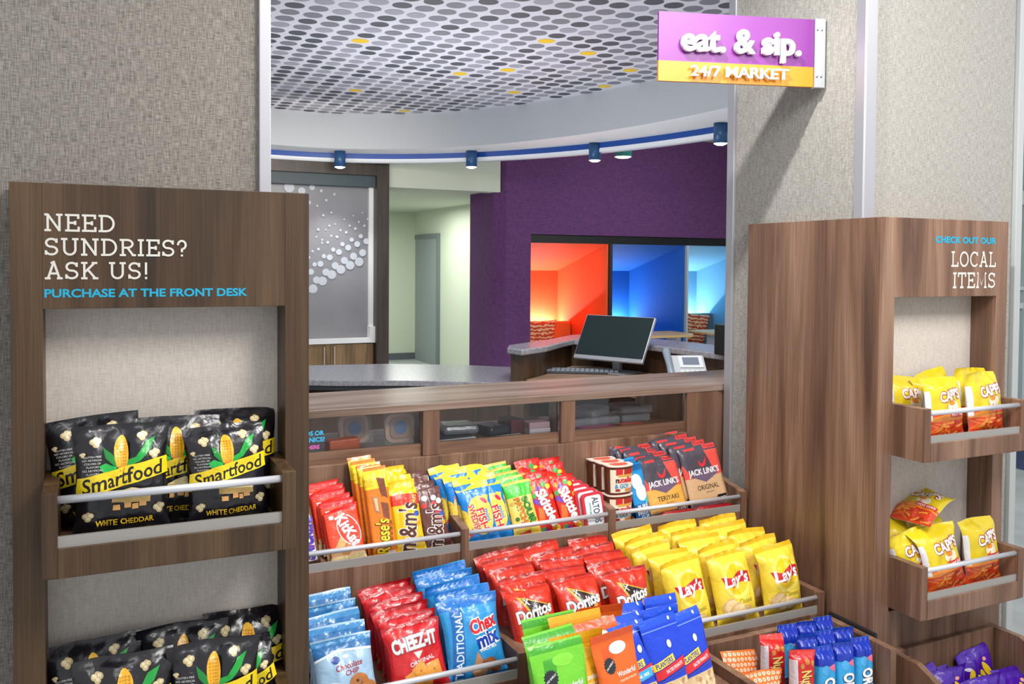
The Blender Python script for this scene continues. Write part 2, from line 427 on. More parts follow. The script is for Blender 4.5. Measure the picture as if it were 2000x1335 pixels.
def led(x0, x1, col, pw, label, sp=.55):
    o = MB(); o.box(x0+.04, x1-.04, 9.60, 9.63, .70, .712, emit(col, 6)); o = o.build('led_strip')
    tag(o, label, 'light')
    area('booth_glow', ((x0+x1)/2, 9.60, .72), x1-x0-.1, pw, lin(col)[:3], ((x0+x1)/2, 9.66, 1.5), .04)
led(4.228, 5.205, '#ffe4ec', 17, 'hidden light strip behind the orange booth backrest')
led(5.285, 6.265, '#dfeaff', 16, 'hidden light strip in the dark blue booth alcove')
led(6.335, 7.35, '#e8f6ff', 16, 'hidden light strip behind the grey backrest in the pale blue booth')

# glazed panel with dotted film, dark frame, blind box, white bead
def film_mat():
    m, nt, b = new_mat('grey_film')
    geo = nt.nodes.new('ShaderNodeNewGeometry'); n = nt.nodes.new('ShaderNodeTexNoise'); n.inputs['Scale'].default_value = 2
    nt.links.new(geo.outputs['Position'], n.inputs['Vector'])
    r = ramp(nt, [(.3, '#7f8087'), (.7, '#8d8c90')]); nt.links.new(n.outputs[0], r.inputs[0]); nt.links.new(r.outputs[0], b.inputs['Base Color'])
    b.inputs['Roughness'].default_value = .35
    return m
FILM = film_mat()
b = MB(); b.box(1.06, 2.455, 8.60, 8.62, .74, 2.26, FILM)
wdw = struct(b.build('window_1'))
b = MB(); b.box(1.06, 2.616, 8.44, 8.75, 2.36, 3.2, FRM); b.box(2.49, 2.616, 8.44, 8.75, 0, 2.36, FRM); b.box(.94, 1.06, 8.44, 8.75, 0, 3.2, FRM)
b.build('window_frame', wdw)
b = MB(); b.box(1.06, 2.49, 8.50, 8.59, 2.25, 2.36, plain('#3a4a50', .5)); b.build('blind_box', wdw)
b = MB(); b.box(1.06, 2.50, 8.50, 8.6, .70, .745, plain('#eef0f0', .5)); b.box(2.445, 2.49, 8.56, 8.6, .745, 2.25, plain('#eef0f0', .5)); b.box(2.44, 2.50, 8.49, 8.6, .70, .86, plain('#eef0f0', .5)); b.build('window_bead', wdw)
DOT = plain('#bfc6cf', .4); b = MB(); FK = 0
def fdot(px, py, r):   # dots of the film, read off as fractions of the panel
    global FK; FK += 1
    b.face([(px+r*math.cos(2*PI*k/16), 8.598-.00015*FK, py+r*math.sin(2*PI*k/16)) for k in reversed(range(16))], DOT)
rows = [(0, .0, .0)]
for k in range(9):      # arching rows, big below and small above
    for j in range(7):
        x = 1.80+.099*k*.93-.01*j; yb = 1.05+.62*(1-math.exp(-(x-1.72)*2.1))
        y = yb+.098*j*(1-.03*j)
        r = [.044, .036, .03, .022, .014, .011, .008][j]
        if x < 2.43: fdot(x+(.045 if j % 2 else 0), y, r)
for k in range(3):
    fdot(1.73+.02*k, 1.0-.12*k, .04)
for x, y, r in [(1.66, 2.22, .05), (1.78, 2.19, .036), (1.88, 2.23, .028), (1.63, 2.12, .045), (1.97, 2.2, .014), (2.1, 2.17, .012), (2.02, 2.11, .012), (1.93, 2.05, .012), (1.99, 1.96, .012), (2.07, 1.99, .01), (1.94, 1.82, .012), (2.05, 1.86, .01), (1.98, 1.72, .01), (1.85, 2.08, .02), (1.74, 2.05, .03)]:
    fdot(x, y, r)
b.build('film_dots', wdw, recalc=False)
t = thing('base_cabinet', 'low wooden cabinet with two slim bar handles under the dotted window', 'cabinet', (1.8, 8.6, 0))
boxpart('body', t, (1.062, 2.488, 8.53, 8.74, .08, .699), wood('oak', '#6e5638', '#8f7350', '#ab8d66'))
for x in (1.40, 2.05): boxpart('door', t, (x-.37 if x < 2 else x-.0, x if x < 2 else x+.42, 8.512, 8.53, .1, .69), wood('oak', '#6e5638', '#8f7350', '#ab8d66'))
for x in (1.98, 2.08): boxpart('handle', t, (x-.006, x+.006, 8.49, 8.51, .44, .67), plain('#cfc6b8', .3, .7))

# ------------------------------------------------------------------ ceiling lights
def downlight(x, y, z0, z1, label, pw=40, r=.052, body='#1d4a78'):
    t = thing('cylinder_downlight', label, 'ceiling light', (x, y, z1), 'cylinder downlights under the blue ceiling ring')
    b = MB(); b.lathe([(0, z1-z1), (r, 0), (r, z0-z1), (r*.86, z0-z1), (r*.86, z0-z1+.02), (0, z0-z1+.02)], (x, y, z1), plain(body, .35)); b.build('housing', t)
    b = MB(); b.lathe([(0, -.014), (r*.5, -.012), (r*.95, 0), (r*.95, .004)], (x, y, z0-.0005), emit('#ffffff', 7)); b.build('lens', t)
    spot('downlight_beam', (x, y, z0-.01), (x, y+.02, 0), pw, 95, .8, .04)
downlight(2.06, 8.21, 2.40, 2.55, 'cylinder downlight in front of the dotted window', 110)
downlight(3.155, 7.605, 2.40, 2.55, 'cylinder downlight in front of the pale green bulkhead', 130)
downlight(3.896, 6.60, 2.40, 2.55, 'cylinder downlight over the orange booth before the purple wall', 80)
downlight(4.17, 5.24, 2.40, 2.55, 'cylinder downlight half hidden by the trim of the right wall')
t = thing('pendant_downlight', 'teal shallow can light hanging beyond the blue ring before the purple wall', 'ceiling light', (4.66, 7.35, 2.9))
b = MB(); b.lathe([(0, .41), (.085, .41), (.085, 0), (.07, 0), (.07, .02), (0, .02)], (4.66, 7.35, 2.555), plain('#1f6b66', .4)); b.build('housing', t)
b = MB(); b.lathe([(0, -.014), (.05, -.011), (.08, 0)], (4.66, 7.35, 2.5545), emit('#f4fff4', 8)); b.build('lens', t)

# ------------------------------------------------------------------ booths furniture
t = thing('booth_bench', 'orange bench backrest inside the orange booth', 'bench', (4.7, 9.4, 0))
b = MB(); b.prism([(9.28, .3), (9.34, .80), (9.44, .80), (9.44, 0), (9.28, 0)], 4.235, 5.195, plain('#e8671c', .7), 'X'); b.build('backrest', t, bevel=.015)
boxpart('seat', t, (4.235, 5.195, 8.85, 9.275, 0, .42), plain('#e8671c', .7), .02)
t = thing('booth_bench', 'slate grey bench backrest inside the pale blue booth', 'bench', (6.8, 9.4, 0))
b = MB(); b.prism([(9.28, .3), (9.34, .86), (9.44, .86), (9.44, 0), (9.28, 0)], 6.345, 7.34, plain('#5f6d78', .7), 'X'); b.build('backrest', t, bevel=.015)
boxpart('seat', t, (6.345, 7.34, 8.85, 9.275, 0, .42), plain('#5f6d78', .7), .02)
def cushion(x, y, z, s, label, rot):
    b = MB(); n = 10
    vs = []
    for sgn in (-1, 1):
        for i in range(n+1):
            for j in range(n+1):
                u = i/n*2-1; v = j/n*2-1
                th = .055*((1-u*u)*(1-v*v))**.35
                vs.append((u*s/2*(1-.06*(1-v*v)), sgn*th, v*s/2*(1-.06*(1-u*u))))
    N = (n+1)**2
    fs = []
    for k in (0, N):
        for i in range(n):
            for j in range(n): fs.append((k+i*(n+1)+j, k+i*(n+1)+j+1, k+(i+1)*(n+1)+j+1, k+(i+1)*(n+1)+j))
    m, nt, bs = new_mat('cushion_weave')
    tc = nt.nodes.new('ShaderNodeTexCoord'); wv = nt.nodes.new('ShaderNodeTexWave'); wv.bands_direction = 'Z'; wv.inputs['Scale'].default_value = 7; wv.inputs['Distortion'].default_value = 5; wv.inputs['Detail Scale'].default_value = 3
    nt.links.new(tc.outputs['Object'], wv.inputs['Vector']); r = ramp(nt, [(.45, '#c8441c'), (.62, '#efc79a')]); nt.links.new(wv.outputs[1], r.inputs[0]); nt.links.new(r.outputs[0], bs.inputs['Base Color']); bs.inputs['Roughness'].default_value = .8
    b.raw(vs, fs, m, True)
    o = b.build('patterned_cushion', org=(0, 0, 0)); o.location = (x, y, z); o.rotation_euler = rot
    tag(o, label, 'cushion'); return o
cushion(4.69, 9.20, .62, .44, 'orange and cream patterned cushion leaning on the orange bench', (.13, 0, 0))
cushion(6.93, 9.20, .66, .44, 'orange patterned cushion leaning on the slate grey bench', (.13, .12, 0))
WT = plain('#d9b878', .45)
def booth_table(x0, x1, y, label):
    t = thing('booth_table', label, 'table', ((x0+x1)/2, y, 0))
    b = MB(); b.prism([(x0, y-.3), (x1-.12, y-.3), (x1, y-.14), (x1, y+.3), (x0, y+.3)], .685, .71, WT); b.build('tabletop', t, bevel=.004)
    b = MB(); b.box(x1-.2, x1-.14, y-.1, y+.1, .02, .685, plain('#dfe4e8', .4)); b.build('leg', t)
    b = MB(); b.box(x0+.14, x0+.2, y-.1, y+.1, .02, .685, plain('#dfe4e8', .4)); b.build('leg', t)
    b = MB(); b.box(x1-.3, x1-.04, y-.25, y+.25, 0, .02, plain('#dfe4e8', .4)); b.build('foot', t)
booth_table(5.32, 6.18, 8.35, 'pale wood table in front of the dark blue booth')
booth_table(6.42, 7.2, 8.35, 'pale wood table in front of the pale blue booth')

# ------------------------------------------------------------------ front desk
QUARTZ = speckle('quartz', '#8b8a92', '#a3a2aa', 60, .22); QEDGE = plain('#3b4148', .35)
t = thing('curved_counter', 'low counter with curved grey quartz top beyond the snack display', 'counter', (1.4, 4.6, 0))
fr = [(.80, 4.50), (.97, 4.44), (1.08, 4.375), (1.23, 4.32), (1.40, 4.25), (1.56, 4.16), (1.72, 4.06), (1.86, 3.95)]
bk = [(2.30, 4.46), (2.16, 4.58), (1.93, 4.79), (1.54, 5.0), (1.1, 5.09), (.8, 5.12)]
b = MB(); b.prism(fr+bk, .872, .90, QUARTZ); b.build('worktop', t, bevel=.003)
b = MB(); b.prism([(x, y+.012) for x, y in fr]+[(x, y-.012) for x, y in bk], .85, .872, QEDGE); b.build('edge_band', t)
b = MB(); b.prism([(x+.05, y+.09) for x, y in fr]+[(x-.04, y-.06) for x, y in bk], 0, .85, WOODK()); b.build('cabinet', t)
t = thing('reception_desk', 'wooden reception desk with raised grey quartz ledge behind the snack counter', 'desk', (2.4, 4.0, 0))
inner = [(1.88, 3.87), (2.08, 3.99), (2.30, 4.20), (2.42, 4.30), (2.50, 4.26), (2.62, 3.87), (2.69, 3.34), (2.74, 2.95)]
outer = [(3.02, 2.95), (2.98, 3.66), (2.90, 4.16), (2.75, 4.52), (2.57, 4.60), (2.28, 4.36), (1.93, 4.13), (1.86, 4.0)]
b = MB(); b.prism(inner+outer, 1.045, 1.075, QUARTZ); b.build('ledge', t, bevel=.006)
ip = [(1.92, 3.93), (2.08, 4.04), (2.30, 4.26), (2.44, 4.37), (2.55, 4.31), (2.67, 3.9), (2.74, 3.35), (2.79, 2.95)]
op = [(2.85, 2.95), (2.80, 3.4), (2.73, 3.95), (2.60, 4.38), (2.44, 4.45), (2.25, 4.33), (2.03, 4.11), (1.88, 4.0)]
b = MB(); b.prism(ip+op, 0, 1.045, WOODK()); b.build('panel', t)
b = MB(); b.prism([(1.90, 3.72), (2.2, 3.62), (2.2, 2.98), (2.78, 2.98), (2.735, 3.35), (2.665, 3.9), (2.545, 4.30), (2.44, 4.36), (2.30, 4.25), (2.08, 4.035), (1.93, 3.92)], .89, .92, wood('desk', '#8a705c', '#a88a72', '#bfa28a', axis='X')); b.build('work_surface', t, bevel=.002)

def local_box(b, x0, x1, y0, y1, z0, z1, m): b.box(x0, x1, y0, y1, z0, z1, m)
mon = thing('monitor', 'thin black computer monitor tilted on the reception desk', 'monitor', (2.46, 3.955, 0), rot=(0, 0, math.radians(-64)))
b = MB()
L = math.radians(30); hh = .262; ww = .425; cz = 1.110
u = Vector((0, math.sin(L), math.cos(L))); n_ = Vector((0, -math.cos(L), math.sin(L))); cc = Vector((0, 0, cz))
def P(x, y, d): return cc+Vector((x, 0, 0))+u*y+n_*d
def slab(b, x0, x1, y0, y1, d0, d1, m):
    v = [P(x, y, d) for y in (y0, y1) for d in (d0, d1) for x in (x0, x1)]
    b.raw(v, [(0, 2, 3, 1), (4, 5, 7, 6), (0, 1, 5, 4), (2, 6, 7, 3), (0, 4, 6, 2), (1, 3, 7, 5)], m)
slab(b, -ww/2, ww/2, -hh/2, hh/2, -.018, 0, plain('#b9bdc4', .35, .5)); b.build('casing', mon, org=(0, 0, 0), bevel=.002)
b = MB(); slab(b, -ww/2+.004, ww/2-.004, -hh/2+.022, hh/2-.004, 0, .0015, plain('#1c2b2e', .5, 0, .3)); b.build('screen', mon, org=(0, 0, 0))
b = MB(); b.box(-.022, .022, .028, .055, .93, 1.16, plain('#a9adb4', .35, .6)); b.build('stand', mon, org=(0, 0, 0))
b = MB(); b.box(-.11, .11, -.06, .12, .9205, .93, plain('#a9adb4', .35, .6)); b.build('base', mon, org=(0, 0, 0), bevel=.004)
b = MB(); b.tube([(-.05, .03, 1.05), (-.055, .05, 1.0), (-.05, .05, .96), (-.045, .06, .927)], .004, BLACK, 8); b.build('cable', mon, org=(0, 0, 0))
kb = thing('keyboard', 'dark keyboard lying on the desk below the monitor', 'keyboard', (2.33, 4.05, .92), rot=(0, 0, math.radians(-32)))
b = MB(); b.box(-.2, .2, -.065, .065, .001, .014, plain('#3d434a', .5)); b.build('body', kb, org=(0, 0, 0), bevel=.003)
b = MB()
for i in range(15):
    for j in range(5): b.box(-.192+.0257*i, -.192+.0257*i+.021, -.056+.0225*j, -.056+.0225*j+.018, .014, .019, plain('#8f979f', .5))
o = b.build('keys', kb, org=(0, 0, 0)); o['kind'] = 'stuff'
ph = thing('desk_telephone', 'silver office telephone with handset on the reception desk', 'telephone', (2.40, 3.30, .92), rot=(0, 0, math.radians(-22))); ph.scale = (.84, .84, .84)
b = MB(); b.prism([(-.10, .001), (.11, .001), (.10, .185), (.07, .185), (-.10, .03)], -.02, .16, plain('#c4c9ce', .4), 'X'); b.build('body', ph, org=(0, 0, 0), bevel=.004)
slope = lambda y: .03+(y+.10)*(.155/.17)
def onp(b, x0, x1, y0, y1, h, m):
    nv = Vector((0, -.155, .17)).normalized()
    v = []
    for d in (0, h):
        for y in (y0, y1):
            for x in (x0, x1): v.append(Vector((x, y, slope(y)))+nv*d)
    b.raw(v, [(0, 2, 3, 1), (4, 5, 7, 6), (0, 1, 5, 4), (2, 6, 7, 3), (0, 4, 6, 2), (1, 3, 7, 5)], m)
b = MB(); onp(b, .015, .145, .005, .068, .006, plain('#e9ecee', .4)); b.build('display_bezel', ph, org=(0, 0, 0))
b = MB(); onp(b, .035, .125, .018, .058, .0075, plain('#7d8797', .25)); b.build('display', ph, org=(0, 0, 0))
b = MB()
for i in range(5):
    for j in range(4): onp(b, .012+.028*i, .033+.028*i, -.09+.022*j, -.074+.022*j, .005, plain('#e3e6e8', .5))
b.build('buttons', ph, org=(0, 0, 0))
b = MB(); b.tube([(-.05, -.11, .06), (-.052, -.09, .09), (-.052, -.02, .145), (-.052, .05, .205), (-.05, .085, .215)], [.02, .022, .016, .022, .02], plain('#8d9aa6', .3), 12); b.build('handset', ph, org=(0, 0, 0))
b = MB(); b.tube([(-.05, -.11, .05), (-.02, -.14, .02), (.1, -.13, .012), (.18, -.1, .01)], .006, BLACK, 8); b.build('cord', ph, org=(0, 0, 0))
t = thing('card_terminal', 'black upright device standing by the trim of the right wall', 'device', (2.66, 3.3, 1.075))
boxpart('body', t, (2.635, 2.70, 3.26, 3.34, 1.0755, 1.22), BLACK, .006); boxpart('screen', t, (2.642, 2.693, 3.258, 3.2605, 1.12, 1.2), plain('#22262c', .2), 0)

# ------------------------------------------------------------------ entry area beyond the right wall
b = MB(); b.box(5.6, 12, 5.0, 5.08, 2.9, 3.3, plain('#2f5560', .4)); b.box(5.6, 5.7, 5.0, 5.08, 0, 3.0, plain('#d5dad9', .5)); struct(b.build('wall_entry'))
b = MB(); b.box(5.7, 11, 5.03, 5.04, .1, 2.9, plain('#3d6f7c', .15)); wd2 = struct(b.build('window_2'))
b = MB()
for z0, z1 in ((0, .1), (1.14, 1.19), (1.30, 1.33), (2.04, 2.16), (2.84, 2.92)): b.box(5.7, 11, 4.99, 5.05, z0, z1, plain('#d9e2e2', .4))
for x in (7.28, 8.4, 9.6): b.box(x, x+.06, 4.984, 5.056, .002, 2.93, plain('#cfd8d8', .4))
b.build('mullions', wd2)
b = MB(); b.lathe([(0, .012), (.55, .012), (.58, 0)], (6.75, 4.2, 0.001), plain('#3d4a6b', .9), 40); o = b.build('round_mat'); tag(o, 'dark blue round mat on the pale floor beyond the right wall', 'mat')
t = thing('ceiling_panel_light', 'bright white ceiling light seen past the trim of the right wall', 'ceiling light', (7.25, 4.9, 3.25))
boxpart('lens', t, (6.6, 8.2, 4.6, 4.95, 3.22, 3.25), emit('#ffffff', 6), 0)
boxpart('frame', t, (6.56, 8.24, 4.56, 4.99, 3.25, 3.27), plain('#dddddd'), 0)

# ------------------------------------------------------------------ display kiosks
CREAM = plain('#d9d5cc', .6); CYAN = plain('#14a3c7', .5)
def tray(parent, ox0, ox1, z0, wm):
    """projecting tray of a kiosk: sides, front board, floor, metal lip, rail"""
    yf, yb, th = 1.69, 1.884, .0255
    b = MB()
    b.box(ox0, ox0+th, yf, yb, z0, z0+.149, wm); b.box(ox1-th, ox1, yf, yb, z0, z0+.149, wm)
    b.box(ox0+th, ox1-th, yf, yf+.018, z0, z0+.051, wm); b.box(ox0+th, ox1-th, yf+.018, yb, z0+.03, z0+.046, wm)
    o = b.build('tray', parent, bevel=.001)
    b = MB(); b.box(ox0+th, ox1-th, yf+.006, yf+.012, z0+.051, z0+.071, LIPM); b.build('lip', o)
    b = MB(); b.tube([(ox0+th, yf+.012, z0+.134), (ox1-th, yf+.012, z0+.134)], .0072, ALU, 14); b.build('rail', o)
    return o
def kiosk(name, label, x0, x1, wm, zs, zbot):
    t = thing(name, label, 'display stand', ((x0+x1)/2, 1.85, 0))
    o0, o1 = x0+.0515, x1-.0485; y0, y1 = 1.8, 1.899
    b = MB(); b.box(o0, o1, y0, y1, 1.411, 1.64, wm); b.build('header_panel', t, bevel=.0008)
    b = MB(); b.box(x0, o0, y0, y1, 0, 1.64, wm); b.build('side_post', t, bevel=.0008)
    b = MB(); b.box(o1, x1, y0, y1, 0, 1.64, wm); b.build('side_post', t, bevel=.0008)
    b = MB(); b.box(o0, o1, y0, y1, 0, zbot, wm); b.build('lower_panel', t, bevel=.0008)
    b = MB(); b.box(o0, o1, 1.886, 1.899, zbot, 1.411, LINEN_B); b.build('back_panel', t)
    for z in zs: tray(t, o0, o1, z, wm)
    return t
KL = kiosk('sundries_kiosk', 'walnut kiosk darkened by painted shade, with popcorn trays against the grey wall', -.146, .388, WOODK(), (.949, .51), .45)
yl = 1.7992
for s, z in (('NEED', 1.553), ('SUNDRIES?', 1.509), ('ASK US!', 1.4655)):
    slab_part('lettering', KL, s, -.0915, yl, z, .0315, CREAM, sx={'NEED': 1.0, 'SUNDRIES?': 1.0, 'ASK US!': 1.0}[s])
text_part('lettering', KL, 'PURCHASE AT THE FRONT DESK', -.0915, yl, 1.4325, .0145, CYAN, .045, width=.357)
KR = kiosk('local_items_kiosk', 'walnut kiosk with yellow snack trays wrapped round the pale right wall', 2.01, 2.546, WOOD(), (.956, .512), .50)
b = MB(); b.box(2.004, 2.0285, 1.802, 2.362, 0, 1.6395, WOOD()); b.build('side_panel', KR, bevel=.0008)
text_part('lettering', KR, 'CHECK OUT OUR', 2.490, yl, 1.571, .0175, CYAN, .06, 'R', width=.268)
slab_part('lettering', KR, 'LOCAL', 2.490, yl, 1.5, .0455, CREAM, 'R', .93)
slab_part('lettering', KR, 'ITEMS', 2.490, yl, 1.436, .0465, CREAM, 'R', .96)
wm = WOOD(); b = MB()
prof = [(1.799, .388), (1.70, .388), (1.53, .31), (1.53, .12), (1.799, .12)]
b.prism(prof, 2.062, 2.082, wm, 'X'); b.prism(prof, 2.497, 2.517, wm, 'X')
b.box(2.082, 2.497, 1.781, 1.799, .12, .388, wm); b.box(2.082, 2.497, 1.53, 1.548, .12, .24, wm); b.box(2.082, 2.497, 1.548, 1.781, .12, .14, wm)
b.build('bin', KR, bevel=.0008)

# ------------------------------------------------------------------ service counter with glazed cubbies
t = thing('service_counter', 'wood topped counter with three glazed cubbies between the walls', 'counter', (1.3, 2.68, 0))
CN = t; wh = WOOD('X'); wv = WOOD('Z')
boxpart('worktop', t, (.34, 2.9, 2.508, 2.853, 1.05, 1.073), wood('top', '#6a5749', '#8d7768', '#a9968a', axis='X', rough=.3), .0012)
for x0, x1 in ((.887, .941), (1.365, 1.417)):
    boxpart('post', t, (x0, x1, 2.51, 2.60, .912, 1.0498), wv)
boxpart('end_panel', t, (1.868, 2.004, 2.51, 2.84, 0, 1.0498), wv)
boxpart('end_panel', t, (2.007, 2.04, 2.515, 2.84, 0, 1.0498), wv)
boxpart('end_panel', t, (.34, .362, 2.51, 2.84, 0, 1.0498), wv)
b = MB(); b.box(.362, .886, 2.524, 2.54, .90, .948, wh); b.box(.942, 1.364, 2.524, 2.54, .90, .948, wh); b.box(1.418, 1.867, 2.524, 2.54, .90, .948, wh); b.build('bottom_rail', t)
boxpart('front_panel', t, (.362, 1.867, 2.502, 2.522, 0, .9115), wv)
boxpart('cubby_floor', t, (.362, 1.867, 2.541, 2.84, .90, .938), wh)
boxpart('back_panel', t, (.362, 1.867, 2.84, 2.853, 0, .937), wv)
for x0, x1 in ((.3625, .886), (.942, 1.364), (1.418, 1.867)):
    b = MB(); b.box(x0, x1, 2.526, 2.53, .9485, 1.0495, glass_mat()); b.build('glass_pane', t)
TXC = plain('#35b6e6', .5); TXP = plain('#d765b8', .5)
for s, z, h, m, x in (('CARDS OR', .998, .0125, TXC, .588), ('ELECTRONICS?', .979, .0125, TXC, .590), ('ASK HERE', .9585, .0105, TXP, .575)):
    text_part('lettering', t, s, x, 2.5255, z, h, m, .05, 'R')

# things in the cubbies
Z0 = .9385
def earbuds(x, y, rz, lean, label):
    t = thing('blister_pack', label, 'package', (x, y, Z0), 'boxed cases in the glazed cubby')
    def rr(w, h, r, n=6):
        return [(cx+r*math.cos(a), cz+r*math.sin(a)) for cx, cz, a0 in ((w/2-r, h-r, 0), (-w/2+r, h-r, 90), (-w/2+r, r, 180), (w/2-r, r, 270)) for a in [math.radians(a0+90*i/n) for i in range(n+1)]]
    t.rotation_euler = (-lean, 0, rz); ORG[t.name] = (0, 0, 0)
    b = MB(); b.prism([(p, q+.004) for p, q in rr(.096, .088, .024)], -.014, 0, plain('#d0aa94', .5), 'Y'); b.prism([(p, q+.016) for p, q in rr(.068, .064, .018)], -.019, -.014, plain('#a5806c', .5), 'Y'); o = b.build('case', t, org=(0, 0, 0), bevel=.002)
    b = MB(); b.prism([(.021*math.cos(2*PI*k/24), .05+.021*math.sin(2*PI*k/24)) for k in range(24)], -.0205, -.0191, plain('#1c5f9c', .4), 'Y'); b.build('round_sticker', t, org=(0, 0, 0))
    b = MB(); b.box(-.055, .055, -.026, -.024, .001, .1, clear_plastic('#e6ebef', .08)); b.build('clear_front', t, org=(0, 0, 0))
earbuds(.840, 2.60, .05, .12, 'tan rounded case with blue sticker behind glass beside the wooden post')
earbuds(.705, 2.63, .12, .25, 'tan rounded case with blue sticker behind glass, further from the post')
o = MB(); o.box(-.05, .05, -.02, .02, 0, .035, foil('#d2663c', .4)); o = o.build('orange_packet', org=(0, 0, 0), bevel=.006); o.location = (.655, 2.575, Z0); o.rotation_euler = (0, 0, .2); tag(o, 'small orange packet in front of the left glazed tan case', 'packet')
def flat(name, label, cat, x, y, z, w, d, h, rz, m, group=None, bev=.0015, rx=0):
    b = MB(); b.box(-w/2, w/2, -d/2, d/2, 0, h, m); o = b.build(name, org=(0, 0, 0), bevel=bev); o.location = (x, y, z); o.rotation_euler = (rx, 0, rz); tag(o, label, cat, group); return o
flat('paper_pad', 'white paper pad edge lying flat on the middle cubby floor, left', 'paper', 1.015, 2.62, Z0, .14, .11, .006, .05, plain('#d9dde2', .6))
flat('black_folder', 'black folder resting on the white pad in the middle cubby', 'folder', 1.01, 2.63, Z0+.0062, .13, .12, .005, .12, plain('#26282d', .4))
flat('grey_pouch', 'grey plastic pouch on top of the black folder in the middle cubby', 'pouch', 1.05, 2.64, Z0+.0115, .12, .11, .03, -.1, foil('#6e747c', .25), None, .012)
flat('dark_pouch', 'dark glossy pouch leaning beside the grey pouch in the middle cubby', 'pouch', 1.165, 2.63, Z0+.001, .09, .1, .03, .3, foil('#30343a', .2), None, .01)
flat('paper_pad', 'white card lying behind the dark pouch in the middle cubby', 'paper', 1.205, 2.56, Z0, .09, .03, .004, .1, plain('#e3e6ea', .6))
flat('card_box', 'white card box at the bottom of the pair by the middle cubby post', 'box', 1.312, 2.61, Z0, .078, .1, .018, .02, plain('#cfc7d0', .5))
flat('card_box', 'dusty pink card box on top of the pair by the middle cubby post', 'box', 1.311, 2.61, Z0+.0182, .076, .1, .02, .0, plain('#b5949c', .5))
flat('card_box', 'dark maroon box standing left of the pair of card boxes', 'box', 1.243, 2.64, Z0, .05, .09, .045, .1, plain('#5a2430', .5))
flat('magenta_packet', 'flat magenta packet at the front of the right cubby', 'packet', 1.53, 2.565, Z0, .13, .04, .008, .03, foil('#b4246e', .35))
flat('orange_packet', 'flat orange packet at the front of the right cubby beside the magenta one', 'packet', 1.675, 2.57, Z0, .09, .04, .007, .03, foil('#d9542a', .35))
for i, (x, y, z, w_, rz) in enumerate([(1.50, 2.65, 0, .12, .2), (1.60, 2.66, 0, .12, -.15), (1.56, 2.66, .031, .12, .5), (1.72, 2.66, 0, .13, .1), (1.73, 2.66, .031, .13, -.1)]):
    lab = ['lower left clear bag with dark contents in the right cubby', 'lower middle clear bag with dark contents in the right cubby', 'clear bag lying across the two left ones in the right cubby', 'lower clear bag by the end panel in the right cubby', 'upper clear bag by the end panel in the right cubby'][i]
    t = thing('clear_bag', lab, 'bag', (x, y, Z0+z), 'clear bags in the right cubby'); t.rotation_euler = (0, 0, rz); ORG[t.name] = (0, 0, 0)
    b = MB(); b.box(-w_/2, w_/2, -.05, .05, 0, .03, clear_plastic('#cfd6de', .28)); b.build('wrapper', t, org=(0, 0, 0), bevel=.008)
    b = MB(); b.box(-w_/2+.015, w_/2-.015, -.04, .04, .004, .02, plain(['#4a4450', '#5a4a58', '#6a5c66', '#4a5360', '#7a7f88'][i], .5)); b.build('contents', t, org=(0, 0, 0), bevel=.004)

# ------------------------------------------------------------------ stepped snack display
t = thing('stepped_display', 'tiered wooden snack display with metal rails between the two walls', 'display stand', (1.2, 2.2, 0)); SD = t
def wedge_side(b, x0, x1, y0, y1, z0, zf, zb, m): b.prism([(y0, z0), (y1, z0), (y1, zb), (y0, zf)], x0, x1, m, 'X')
def step_tray(name, x0, x1, yf, yb, zfront0, zlip, zrail, zside_f, zside_b, floor_f, floor_b, left, right, th=.024, r=.007):
    b = MB(); m = WOOD('Z')
    if left: wedge_side(b, x0, x0+th, yf, yb, zfront0, zside_f, zside_b, m)
    if right: wedge_side(b, x1-th, x1, yf, yb, zfront0, zside_f, zside_b, m)
    i0, i1 = x0+th*left, x1-th*right
    b.box(i0, i1, yf+.004, yf+.02, zfront0, zlip-.02, m)
    b.prism([(yf+.02, floor_f-.014), (yb, floor_b-.014), (yb, floor_b), (yf+.02, floor_f)], i0, i1, m, 'X')
    o = b.build(name, SD, bevel=.0008)
    b = MB(); b.box(i0, i1, yf+.006, yf+.012, zlip-.02, zlip+.002, LIPM); b.build('lip', o)
    b = MB(); b.tube([(i0, yf+.012, zrail), (i1, yf+.012, zrail)], r, ALU, 14); b.build('rail', o)
T1 = dict(yf=2.335, yb=2.499, zfront0=.40, zlip=.683, zrail=.712, zside_f=.729, zside_b=.763, floor_f=.663, floor_b=.70)
step_tray('candy_tray', .40, .968, left=0, right=1, **T1)
step_tray('candy_tray', .9685, 1.4685, left=0, right=1, **T1)
step_tray('candy_tray', 1.469, 1.992, left=0, right=1, **T1)
T2 = dict(yf=1.976, yb=2.334, zfront0=.0, zlip=.464, zrail=.490, zside_f=.509, zside_b=.509, floor_f=.443, floor_b=.443)
step_tray('chip_tray', .40, .981, left=0, right=1, **T2)
step_tray('chip_tray', .9815, 1.992, left=1, right=1, **T2)
b = MB(); m = WOOD('Z')
b.box(1.478, 1.992, 1.94, 1.962, .22, .442, m); b.box(1.478, 1.50, 1.709, 1.94, .22, .442, m); b.box(1.97, 1.992, 1.709, 1.94, .22, .442, m); b.box(1.50, 1.97, 1.709, 1.727, .22, .30, m); b.box(1.50, 1.97, 1.727, 1.94, .22, .238, m)
b.build('cookie_bin', t, bevel=.001)
b = MB(); b.box(.862, 1.477, 1.94, 1.962, .2, .43, m); b.box(.862, .882, 1.66, 1.94, .2, .43, m); b.box(.882, 1.477, 1.66, 1.678, .2, .415, m); b.box(.882, 1.477, 1.678, 1.94, .38, .412, m); b.build('nut_bin', t, bevel=.001)
b = MB(); b.box(1.9935, 2.0035, 1.785, 1.962, .425, .452, plain('#1b2026', .4)); b.build('slide_rail', t, bevel=.002)

